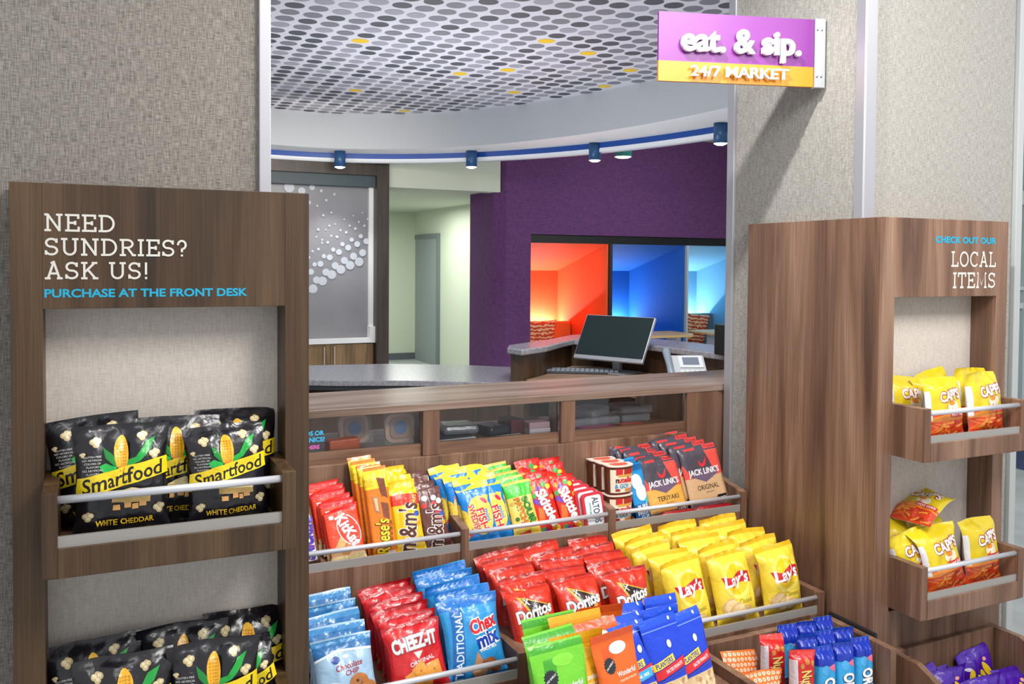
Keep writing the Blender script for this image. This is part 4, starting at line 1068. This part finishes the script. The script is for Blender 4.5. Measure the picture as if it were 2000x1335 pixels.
def art_nougat():
    a = Art(2.6)
    a.R(-.36, .3, .36, 2.3, '#f2eef0'); a.T('SNICKERS', .08, 1.3, .5, '#2a3fb4', 84, .07, .2, width=1.9, ol=('#d8323c', .05)); a.R(-.5, 0, .5, .3, '#5a3a2a')
    return a
KIND = {
 'nougat_bar': (.062, .16, .016, 'bar', '#6b4632', art_nougat, '#4a2f22'),
 'popcorn_bag': (.165, .205, .05, 'pillow', BLK, art_popcorn, None),
 'tortilla_chip_bag': (.142, .208, .064, 'pillow', '#d6341e', art_doritos, '#b5221c'),
 'potato_chip_bag': (.156, .208, .068, 'pillow', '#f3d440', art_lays, '#e8c02a'),
 'cracker_bag': (.152, .166, .04, 'pillow', '#cc1e24', art_cheez, '#a8161c'),
 'snack_mix_bag': (.166, .205, .045, 'pillow', '#2c93d2', art_chex, '#1c70b8'),
 'cookie_bag': (.150, .162, .04, 'pillow', '#9fc0da', art_cookie, '#5f93c0'),
 'wafer_bar': (.100, .160, .014, 'bar', '#e01f1a', art_kitkat, '#d8b070'),
 'peanut_butter_cup_bar': (.070, .255, .016, 'bar', '#f2801a', art_reese, '#d8601a'),
 'peanut_candy_bag': (.090, .195, .022, 'pillow', '#f2c81a', lambda: art_mm('y', True), '#e0b01a'),
 'chocolate_candy_bag': (.082, .180, .022, 'pillow', '#6b3f38', lambda: art_mm('b', False), '#4a2a24'),
 'gummy_fish_bag': (.104, .182, .024, 'pillow', '#1a83d6', art_fish, '#1a6ab8'),
 'sour_candy_bag': (.094, .170, .022, 'pillow', '#e8cf62', art_sour, '#3fae34'),
 'fruit_candy_bag': (.082, .172, .022, 'pillow', '#e0261c', art_skittles, '#c01c18'),
 'gum_pouch': (.062, .185, .02, 'pouch', '#1f8fd0', art_gum, '#12609c'),
 'jerky_bag_teriyaki': (.152, .205, .016, 'bar', '#4b4652', lambda: art_jerky('TERIYAKI', '#e0a84c'), '#a8322c'),
 'jerky_bag_original': (.158, .205, .016, 'bar', '#4b4652', lambda: art_jerky('ORIGINAL', '#cfa87e'), '#a8322c'),
 'pistachio_bag': (.140, .215, .035, 'pouch', '#6fc52e', lambda: art_nut('#7fd03a', '#3f9f22', 'g'), '#4a9a24'),
 'pistachio_bag_yellow': (.140, .225, .035, 'pouch', '#eca81c', lambda: art_nut('#f0b83a', '#e0981a', 'y'), '#c9881a'),
 'pistachio_bag_orange': (.118, .215, .035, 'pouch', '#e8641a', lambda: art_nut('#f0802a', '#d8521a', 'o').stretch(1.2), '#b84a18'),
 'peanut_bag': (.108, .235, .036, 'pouch', '#1440cc', art_peanut, '#1030a0'),
 'trail_mix_bag': (.106, .225, .036, 'pouch', '#1440cc', art_trail, '#1030a0'),
 'sandwich_cookie_pack': (.066, .195, .044, 'roll', '#2f9fd8', art_oreo, '#1432a8'),
 'peanut_cookie_pack': (.074, .195, .044, 'roll', '#d01c1c', art_nb, '#a81414'),
 'gummy_ring_bag': (.130, .160, .03, 'pillow', '#e8742a', art_rings, '#3a2a26'),
 'rolled_chip_bag': (.145, .185, .035, 'pillow', '#45109c', art_takis, '#2f0a78'),
 'corn_fry_bag': (.165, .188, .048, 'pillow', '#dfc41c', art_fries, '#d8d2d8'),
}
MESH = {}
CNT = {}
def put(kind, x, y, z, lean, rz, roll, label, cat, group, s=1.0):
    W, H, T, k, base, af, back = KIND[kind]
    v = CNT.get(kind, 0); CNT[kind] = v+1
    nm = kind.replace('_teriyaki', '').replace('_original', '').replace('_yellow', '').replace('_orange', '')
    key = (kind, v % 3 if k == 'pillow' else v % 2)
    if key not in MESH: MESH[key] = pack_mesh(nm, Pack(W, H, T, k, key[1]+len(MESH)*.37+1), base, af(), back)
    o = bpy.data.objects.new(nm, MESH[key]); COL.objects.link(o)
    o.location = (x, y, z); o.rotation_euler = (-math.radians(lean), math.radians(roll), math.radians(rz)); o.scale = (s, s, s)
    return tag(o, label, cat, group)
ORDN = ['front', 'second from the front', 'third from the front', 'fourth from the front', 'fifth from the front', 'sixth from the front', 'seventh from the front']
rj = random.Random(11)
def stack(kind, n, x, y, z, dx, dy, dz, l0, l1, rz, roll, desc, where, cat, group, j=1.0):
    for i in range(n):
        f = i/max(1, n-1)
        od = ORDN[i] if i < n-1 or n < 3 else 'rearmost'
        if n == 1: lab = desc+', '+where
        elif n == 2: lab = desc+', '+('front' if i == 0 else 'rear')+' one '+where
        else: lab = desc+', '+od+' '+where
        put(kind, x+dx*i+rj.uniform(-.004, .004)*j*(1 if i or j < 2 else .3), y+dy*i, z+dz*i, l0+(l1-l0)*f+rj.uniform(-1.5, 2.5)*(j if j > 2 else 0), rz+rj.uniform(-2.4, 2.4)*j, roll+rj.uniform(-2.3, 2.3)*j*(1 if i else .5), lab, cat, group)

# kiosk trays: popcorn on the left, corn fries on the right
G = 'popcorn bags in the upper tray'; C_ = 'popcorn bag'
P_ = 'popcorn_bag'
put(P_, .034, 1.735, .9965, 6, 0, 0, 'black popcorn bag at the front left of the upper kiosk tray', C_, G)
put(P_, .222, 1.735, .9965, 7, 2, -2, 'black popcorn bag at the front right of the upper kiosk tray', C_, G, .93)
put(P_, .128, 1.785, .9965, 5, 0, 1, 'black popcorn bag between and behind the two front ones, upper tray', C_, G)
put(P_, .002, 1.828, .9965, 7, -4, -6, 'black popcorn bag leaning at the back left of the upper tray', C_, G, 1.02)
put(P_, .246, 1.832, .9965, 6, 3, 2, 'black popcorn bag at the back right of the upper tray', C_, G, 1.0)
G = 'popcorn bags in the lower tray'
put(P_, .036, 1.735, .5575, 4, 0, 0, 'black popcorn bag at the front left of the lower kiosk tray', C_, G, 1.05)
put(P_, .190, 1.738, .5575, 4, -3, 1, 'black popcorn bag at the front middle of the lower kiosk tray', C_, G, 1.05)
put(P_, .272, 1.785, .5575, 4, -4, -11, 'black tilted popcorn bag at the right of the lower tray', C_, G, .86)
put(P_, .000, 1.822, .5575, 5, -3, -5, 'black popcorn bag at the back left of the lower tray', C_, G, 1.06)
put(P_, .140, 1.832, .5575, 5, 2, 2, 'black popcorn bag at the back middle of the lower tray', C_, G, 1.07)
put(P_, .262, 1.845, .5575, 4, 0, 3, 'black popcorn bag at the back right corner of the lower tray', C_, G, 1.07)
P_ = 'corn_fry_bag'; C_ = 'snack bag'; G = 'yellow fry bags in the upper right tray'
put(P_, 2.205, 1.735, 1.003, 8, 0, 0, 'yellow and red fry bag at the front left, upper right tray', C_, G, .95)
put(P_, 2.378, 1.735, 1.003, 8, 2, 0, 'yellow and red fry bag at the front right, upper right tray', C_, G, .99)
put(P_, 2.160, 1.835, 1.003, 8, -6, 7, 'yellow and red fry bag at the back left corner, upper right tray', C_, G, .92)
put(P_, 2.300, 1.828, 1.003, 6, 4, -12, 'yellow fry bag tilted behind the two front ones, upper right tray', C_, G, .98)
put(P_, 2.395, 1.790, 1.003, 7, 0, 2, 'yellow fry bag close behind the front right one, upper right tray', C_, G, 1.02)
G = 'yellow fry bags in the lower right tray'
put(P_, 2.230, 1.735, .559, 12, 0, -8, 'yellow and red fry bag at the front middle, lower right tray', C_, G, .98)
put(P_, 2.385, 1.738, .559, 8, 2, 0, 'yellow and red fry bag at the front right, lower right tray', C_, G, .99)
put(P_, 2.165, 1.775, .559, 8, -14, -12, 'yellow and red fry bag tilted left of the front middle one, lower right tray', C_, G, .92)
put(P_, 2.135, 1.845, .559, 5, -6, 6, 'yellow fry bag in the back left corner, lower right tray', C_, G, .98)
put(P_, 2.265, 1.835, .559, 4, 0, 0, 'yellow fry bag standing behind the front middle one, lower right tray', C_, G, .93)
put(P_, 2.165, 1.835, .742, 66, -78, 0, 'yellow fry bag lying across the tops of the others, lower right tray', C_, G, .9)
P_ = 'rolled_chip_bag'; G = 'purple chip bags in the right bin'; C_ = 'chip bag'
for x, y, z, le, rz, ro, la, sc in [
 (2.185, 1.735, .180, 10, 0, -10, 'purple rolled chip bag at the back left of the right bin', 1.0), (2.255, 1.700, .180, 14, 0, -8, 'purple rolled chip bag in the middle of the right bin, second row', 1.0),
 (2.235, 1.768, .178, 5, 0, -4, 'purple rolled chip bag against the back of the right bin, middle', 1.0), (2.405, 1.735, .195, 10, 0, -8, 'purple rolled chip bag at the back right of the right bin', 1.02),
 (2.330, 1.640, .165, 16, 0, -6, 'purple rolled chip bag in the front row of the right bin, left', 1.0), (2.440, 1.650, .160, 14, 0, 4, 'purple rolled chip bag in the front row of the right bin, right', 1.0)]:
    put(P_, x, y, z-.035, le, rz, ro, la, C_, G, sc)

# candy step (three trays)
stack('wafer_bar', 6, .622, 2.362, .668, -.007, .0175, .0095, 22, 14, 0, -6, 'red wafer bar packet', 'in the stack beside the orange bars', 'chocolate bar', 'red wafer bars', .4)
stack('peanut_butter_cup_bar', 4, .728, 2.362, .668, -.010, .022, .006, 16, 11, -2, -5, 'tall orange peanut butter cup packet', 'of its row', 'chocolate bar', 'orange peanut butter cup packets', .5)
stack('peanut_candy_bag', 5, .806, 2.366, .668, -.004, .022, .009, 17, 10, 0, -4, 'yellow peanut chocolate candy bag', 'of the yellow row', 'candy bag', 'yellow peanut candy bags', .5)
stack('chocolate_candy_bag', 4, .893, 2.368, .668, -.012, .024, .011, 18, 10, 4, -7, 'brown chocolate candy bag', 'of the brown row', 'candy bag', 'brown chocolate candy bags', .5)
for i in range(3):
    o = put('nougat_bar', .513-.003*i, 2.362+.03*i, .668+.006*i, 20, 0, -7, 'white and brown candy bar half hidden by the left kiosk, '+('front', 'middle', 'rear')[i], 'chocolate bar', 'candy bars by the left kiosk')
G = 'blue gummy fish bags'
stack('gummy_fish_bag', 5, 1.035, 2.368, .668, -.016, .022, .010, 20, 11, 0, -7, 'blue and yellow gummy fish bag', 'in the left blue stack', 'candy bag', G, .9)
stack('gummy_fish_bag', 4, 1.088, 2.380, .668, -.012, .024, .011, 20, 11, 3, -7, 'blue and yellow gummy fish bag', 'in the right blue stack', 'candy bag', G, .9)
stack('sour_candy_bag', 5, 1.178, 2.372, .668, -.011, .022, .010, 20, 11, 2, -7, 'green topped sour candy bag', 'of the green row', 'candy bag', 'green sour candy bags', .8)
G = 'red fruit candy bags'
stack('fruit_candy_bag', 4, 1.262, 2.372, .668, -.007, .026, .014, 20, 10, 2, -8, 'red fruit candy bag', 'in the left red stack', 'candy bag', G, 1.0)
stack('fruit_candy_bag', 4, 1.338, 2.374, .668, -.008, .026, .013, 20, 10, 3, -8, 'red fruit candy bag', 'in the right red stack', 'candy bag', G, 1.0)
stack('gum_pouch', 2, 1.602, 2.372, .668, -.006, .030, .010, 14, 12, 4, -5, 'slim blue and white gum pouch', 'beside the spread cups', 'gum pouch', 'blue gum pouches', .5)
G = 'dark jerky bags with red tags'
stack('jerky_bag_teriyaki', 5, 1.705, 2.372, .668, -.018, .024, .009, 20, 12, 0, -5, 'dark jerky bag with red tag', 'in the left jerky stack', 'jerky bag', G, .4)
stack('jerky_bag_original', 5, 1.868, 2.372, .686, -.024, .024, .007, 18, 12, 1, -5, 'dark jerky bag with red tag', 'in the right jerky stack', 'jerky bag', G, .4)
for i, (x0, x1, dz) in enumerate(((1.655, 1.80, 0), (1.79, 1.955, .002))):
    b = MB(); xm = (x0+x1)/2; b.tube([(x0, 0, 0), (x0+.012, 0, 0), (x0+.02, 0, 0), (x1-.02, 0, 0), (x1-.012, 0, 0), (x1, 0, 0)], [.003, .004, .0095, .0095, .004, .003], foil('#b81c24', .25), 10)
    b.v = [(p[0]-xm, p[1], p[2]) for p in b.v]
    o = b.build('meat_stick', org=(0, 0, 0)); o.location = (xm, 2.363, .679+dz); tag(o, ('dark red meat stick lying before the left jerky stack', 'dark red meat stick lying before the right jerky stack')[i], 'meat stick', 'red meat sticks')

# mint tins
def tin_outline(w, h, r, n=5): return [(cx+r*math.cos(math.radians(a0+90*i/n)), cz+r*math.sin(math.radians(a0+90*i/n))) for cx, cz, a0 in ((w/2-r, h-r, 0), (-w/2+r, h-r, 90), (-w/2+r, r, 180), (w/2-r, r, 270)) for i in range(n+1)]
tm = {}
RED = plain('#c8303c', .35); TW = plain('#e9eef2', .3)
def tin_parts():
    b = MB(); b.prism(tin_outline(.078, .108, .014), -.002, .008, plain('#d9dde0', .3, .5), 'Y'); base = b
    l = MB(); l.prism(tin_outline(.080, .110, .015), -.011, -.002, RED, 'Y')
    pr = MB(); pr.prism([(p, q+.009) for p, q in tin_outline(.060, .092, .01)], -.0118, -.011, TW, 'Y')
    vs, fs, wd = text_tris('ALTOIDS', .03); k = .080/wd
    pr.raw([(.008+y*.022, -.0121, .055-x*k) for x, y in vs], fs, plain('#2f4a54', .4))
    vs, fs, wd = text_tris('PEPPERMINT', .02); k = .05/wd
    pr.raw([(-.014+y*.007, -.0121, .055-x*k) for x, y in vs], fs, plain('#3f8a80', .4))
    return base, l, pr
for i in range(5):
    t = thing('mint_tin', 'red and white mint tin, '+(ORDN[i] if i < 4 else 'rearmost')+' of the row beside the red candy', 'tin', (1.412-.012*i, 2.366+.023*i, .668+.008*i), 'red mint tins'); t.rotation_euler = (-math.radians(12-i), math.radians(-4), math.radians(2)); ORG[t.name] = (0, 0, 0)
    if not tm:
        ba, l, pr = tin_parts(); tm['tin_base'] = ba.build('tin_base', t, org=(0, 0, 0)); tm['lid'] = l.build('lid', t, org=(0, 0, 0), bevel=.002); tm['printed_panel'] = pr.build('printed_panel', t, org=(0, 0, 0), recalc=False)
    else:
        for k, p in tm.items():
            c = p.copy(); COL.objects.link(c); c.parent = t
# hazelnut spread cups: a rounded D-shaped tub under a peel-off foil lid
def dshape(w, d, n=10): return [(-w/2, d/2), (-w/2, 0)]+[(w/2*math.cos(PI+PI*i/n), -d*.55*math.sin(PI*i/n)) for i in range(1, n)]+[(w/2, 0), (w/2, d/2)]
BRN = plain('#6d3a22', .3); CRM = plain('#f3e6cf', .35)
cm = {}
def cup_parts(t):
    top = dshape(.092, .042); bot = dshape(.084, .036); n = len(top); H = .088
    b = MB(); b.raw([(x, y, .001) for x, y in bot]+[(x, y, H) for x, y in top], [(i, (i+1) % n, (i+1) % n+n, i+n) for i in range(n)]+[tuple(range(n))], BRN, False); cm['tub'] = b.build('tub', t, org=(0, 0, 0))
    b = MB(); b.prism(dshape(.098, .048), H, H+.004, plain('#f1d9cc', .35), 'Z'); b.prism(dshape(.060, .03), H+.004, H+.005, plain('#d8604a', .4), 'Z'); cm['lid'] = b.build('lid', t, org=(0, 0, 0), bevel=.001)
    b = MB()
    def cp(x, z, e):
        f = z/H; X = x*(.084+(.092-.084)*f); ww = .084+(.092-.084)*f; dd = .036+(.042-.036)*f
        q = max(0, 1-(2*X/ww)**2)**.5; return (X, -dd*.55*q-e, z)
    def patch(x0, x1, z0, z1, m, e, k=12):
        for i in range(k):
            a, c = x0+(x1-x0)*i/k, x0+(x1-x0)*(i+1)/k
            b.face([cp(a, z0, e), cp(c, z0, e), cp(c, z1, e), cp(a, z1, e)], m)
    patch(-.46, .46, .006, .080, CRM, .0022, 16); patch(-.28, -.02, .062, .082, plain('#d8242c', .35), .0026, 8); patch(.02, .44, .064, .080, plain('#b8322a', .35), .0026, 8); patch(-.2, .40, .056, .064, plain('#e0a84a', .4), .0027, 8); patch(-.30, -.12, .010, .018, plain('#a8322c', .4), .0027, 4); patch(.1, .44, .008, .018, plain('#d88a4a', .4), .0027, 4)
    for s, cx, cz, h, c in (('n', -.235, .047, .017, '#1d1a1a'), ('utella', .10, .047, .017, '#d8242c'), ('& GO!', -.05, .027, .013, '#4a9ad0')):
        vs, fs, wd = text_tris(s, .05); k = h/.092
        b.raw([cp(cx+x*k, cz+y*h, .0031) for x, y in vs], fs, plain(c, .4))
    cm['label'] = b.build('label', t, org=(0, 0, 0), recalc=False)
for lv in (0, 1):
    for i in range(3):
        t = thing('spread_cup', 'hazelnut spread cup with white label, '+('front', 'middle', 'rear')[i]+' of the '+('lower', 'upper')[lv]+' row', 'spread cup', (1.508-.004*i, 2.380+.046*i, .671+.0945*lv+.004*(0 if lv == 0 else 0)), 'hazelnut spread cups'); ORG[t.name] = (0, 0, 0)
        if not cm: cup_parts(t)
        else:
            for k, p in cm.items():
                c = p.copy(); COL.objects.link(c); c.parent = t

# chip step
stack('cookie_bag', 5, .530, 2.012, .4445, .002, .060, .006, 24, 10, 0, -3, 'pale blue cookie bag', 'of the stack by the left kiosk', 'cookie bag', 'pale blue cookie bags', 1)
stack('cracker_bag', 6, .712, 2.012, .4445, .002, .053, .002, 24, 12, 0, -5, 'red cheese cracker bag', 'between the blue cookie and mix bags', 'cracker bag', 'red cracker bags', 1)
stack('snack_mix_bag', 5, .868, 2.012, .4445, .001, .062, .001, 20, 8, 0, -3, 'blue snack mix bag', 'of the stack left of the red chips', 'snack mix bag', 'blue snack mix bags', 1)
G = 'red tortilla chip bags'
for ci, (x, wh, n) in enumerate(((1.048, 'in the left column of red chips', 5), (1.195, 'in the middle column of red chips', 5), (1.338, 'in the right column of red chips', 5))):
    stack('tortilla_chip_bag', n, x, 2.016+.006*(ci == 1), .4445, .004, .064, .003, 22-3*ci, 8, 0, -5+ci*2, 'red tortilla chip bag', wh, 'chip bag', G, 2.2)
G = 'yellow potato chip bags'
for ci, (x, wh, n) in enumerate(((1.535, 'in the left column of yellow chips', 5), (1.700, 'in the middle column of yellow chips', 5), (1.868, 'in the right column of yellow chips', 5))):
    stack('potato_chip_bag', n, x, 2.018, .4445, -.006, .063, .006, 14-2*ci, 6, 0, -4+ci, 'yellow potato chip bag', wh, 'chip bag', G, 2.2)

# nut bin and cookie bin
G = 'green nut bags'
put('pistachio_bag', .965, 1.722, .4135, 14, 0, -3, 'bright green nut bag with black round badge at the front', 'nut bag', G)
put('pistachio_bag', .982, 1.780, .4135, 12, 0, -4, 'bright green nut bag close behind the front green one', 'nut bag', G)
put('pistachio_bag', 1.005, 1.850, .4135, 10, 0, -2, 'bright green nut bag at the rear of the nut bin', 'nut bag', G, 1.04)
G = 'yellow orange nut bags'
put('pistachio_bag_yellow', 1.035, 1.752, .4135, 12, 0, -4, 'golden nut bag between the green and orange ones, front', 'nut bag', G, .95)
put('pistachio_bag_yellow', 1.062, 1.815, .4135, 11, 0, -2, 'golden nut bag behind the green bags', 'nut bag', G, 1.03)
G = 'orange nut bags'
put('pistachio_bag_orange', 1.125, 1.722, .4135, 14, 2, -6, 'orange nut bag at the front beside the blue bags', 'nut bag', G)
put('pistachio_bag_orange', 1.112, 1.790, .4135, 11, 0, -4, 'orange nut bag close behind the front orange one', 'nut bag', G)
put('pistachio_bag_orange', 1.135, 1.852, .4135, 9, 0, 2, 'orange nut bag at the rear before the red chips', 'nut bag', G, 1.05)
G = 'blue nut bags'; C_ = 'nut bag'
put('trail_mix_bag', 1.188, 1.732, .4135, 14, -4, -8, 'blue nut bag with light blue strip beside the front orange bag', C_, G, .96)
put('peanut_bag', 1.268, 1.725, .4135, 13, 0, -8, 'blue peanut bag with red strip at the front of the blue bags', C_, G, .96)
put('peanut_bag', 1.350, 1.728, .4135, 13, 4, -8, 'blue peanut bag with red strip, nearest to the cookie bin', C_, G, .96)
put('trail_mix_bag', 1.210, 1.795, .4135, 11, 0, -2, 'blue nut bag second behind the orange bag', C_, G, .93)
put('peanut_bag', 1.300, 1.790, .4135, 11, 0, -4, 'blue peanut bag in the second row, middle', C_, G, .93)
put('trail_mix_bag', 1.232, 1.858, .4135, 9, 0, 2, 'blue nut bag at the rear left of the blue bags', C_, G, .93)
put('peanut_bag', 1.330, 1.856, .4135, 9, 0, 0, 'blue peanut bag at the rear right of the blue bags', C_, G, .93)
G = 'orange ring candy bags'
put('gummy_ring_bag', 1.585, 1.862, .275, 14, 0, 8, 'orange dotted candy bag at the rear left of the cookie bin', 'candy bag', G)
put('gummy_ring_bag', 1.590, 1.775, .258, 12, 0, 4, 'orange dotted candy bag at the front left of the cookie bin', 'candy bag', G)
G = 'red peanut cookie packs'
put('peanut_cookie_pack', 1.668, 1.838, .282, 6, -16, 2, 'red peanut cookie pack, rear one in the cookie bin', 'cookie pack', G)
put('peanut_cookie_pack', 1.700, 1.762, .270, 6, -16, 2, 'red peanut cookie pack, front one in the cookie bin', 'cookie pack', G, 1.0)
G = 'blue sandwich cookie packs'
for r_, (y, z) in enumerate(((1.758, .262), (1.820, .270), (1.888, .274))):
    for c_ in range(3):
        x = 1.785+.068*c_-.006*r_
        if r_ == 0: x = 1.780+.070*c_
        put('sandwich_cookie_pack', x, y, z, 7, -10, 2, 'blue sandwich cookie pack, '+('front', 'middle', 'rear')[r_]+' row, '+('beside the red packs', 'second from the red packs', 'against the bin wall')[c_], 'cookie pack', G)
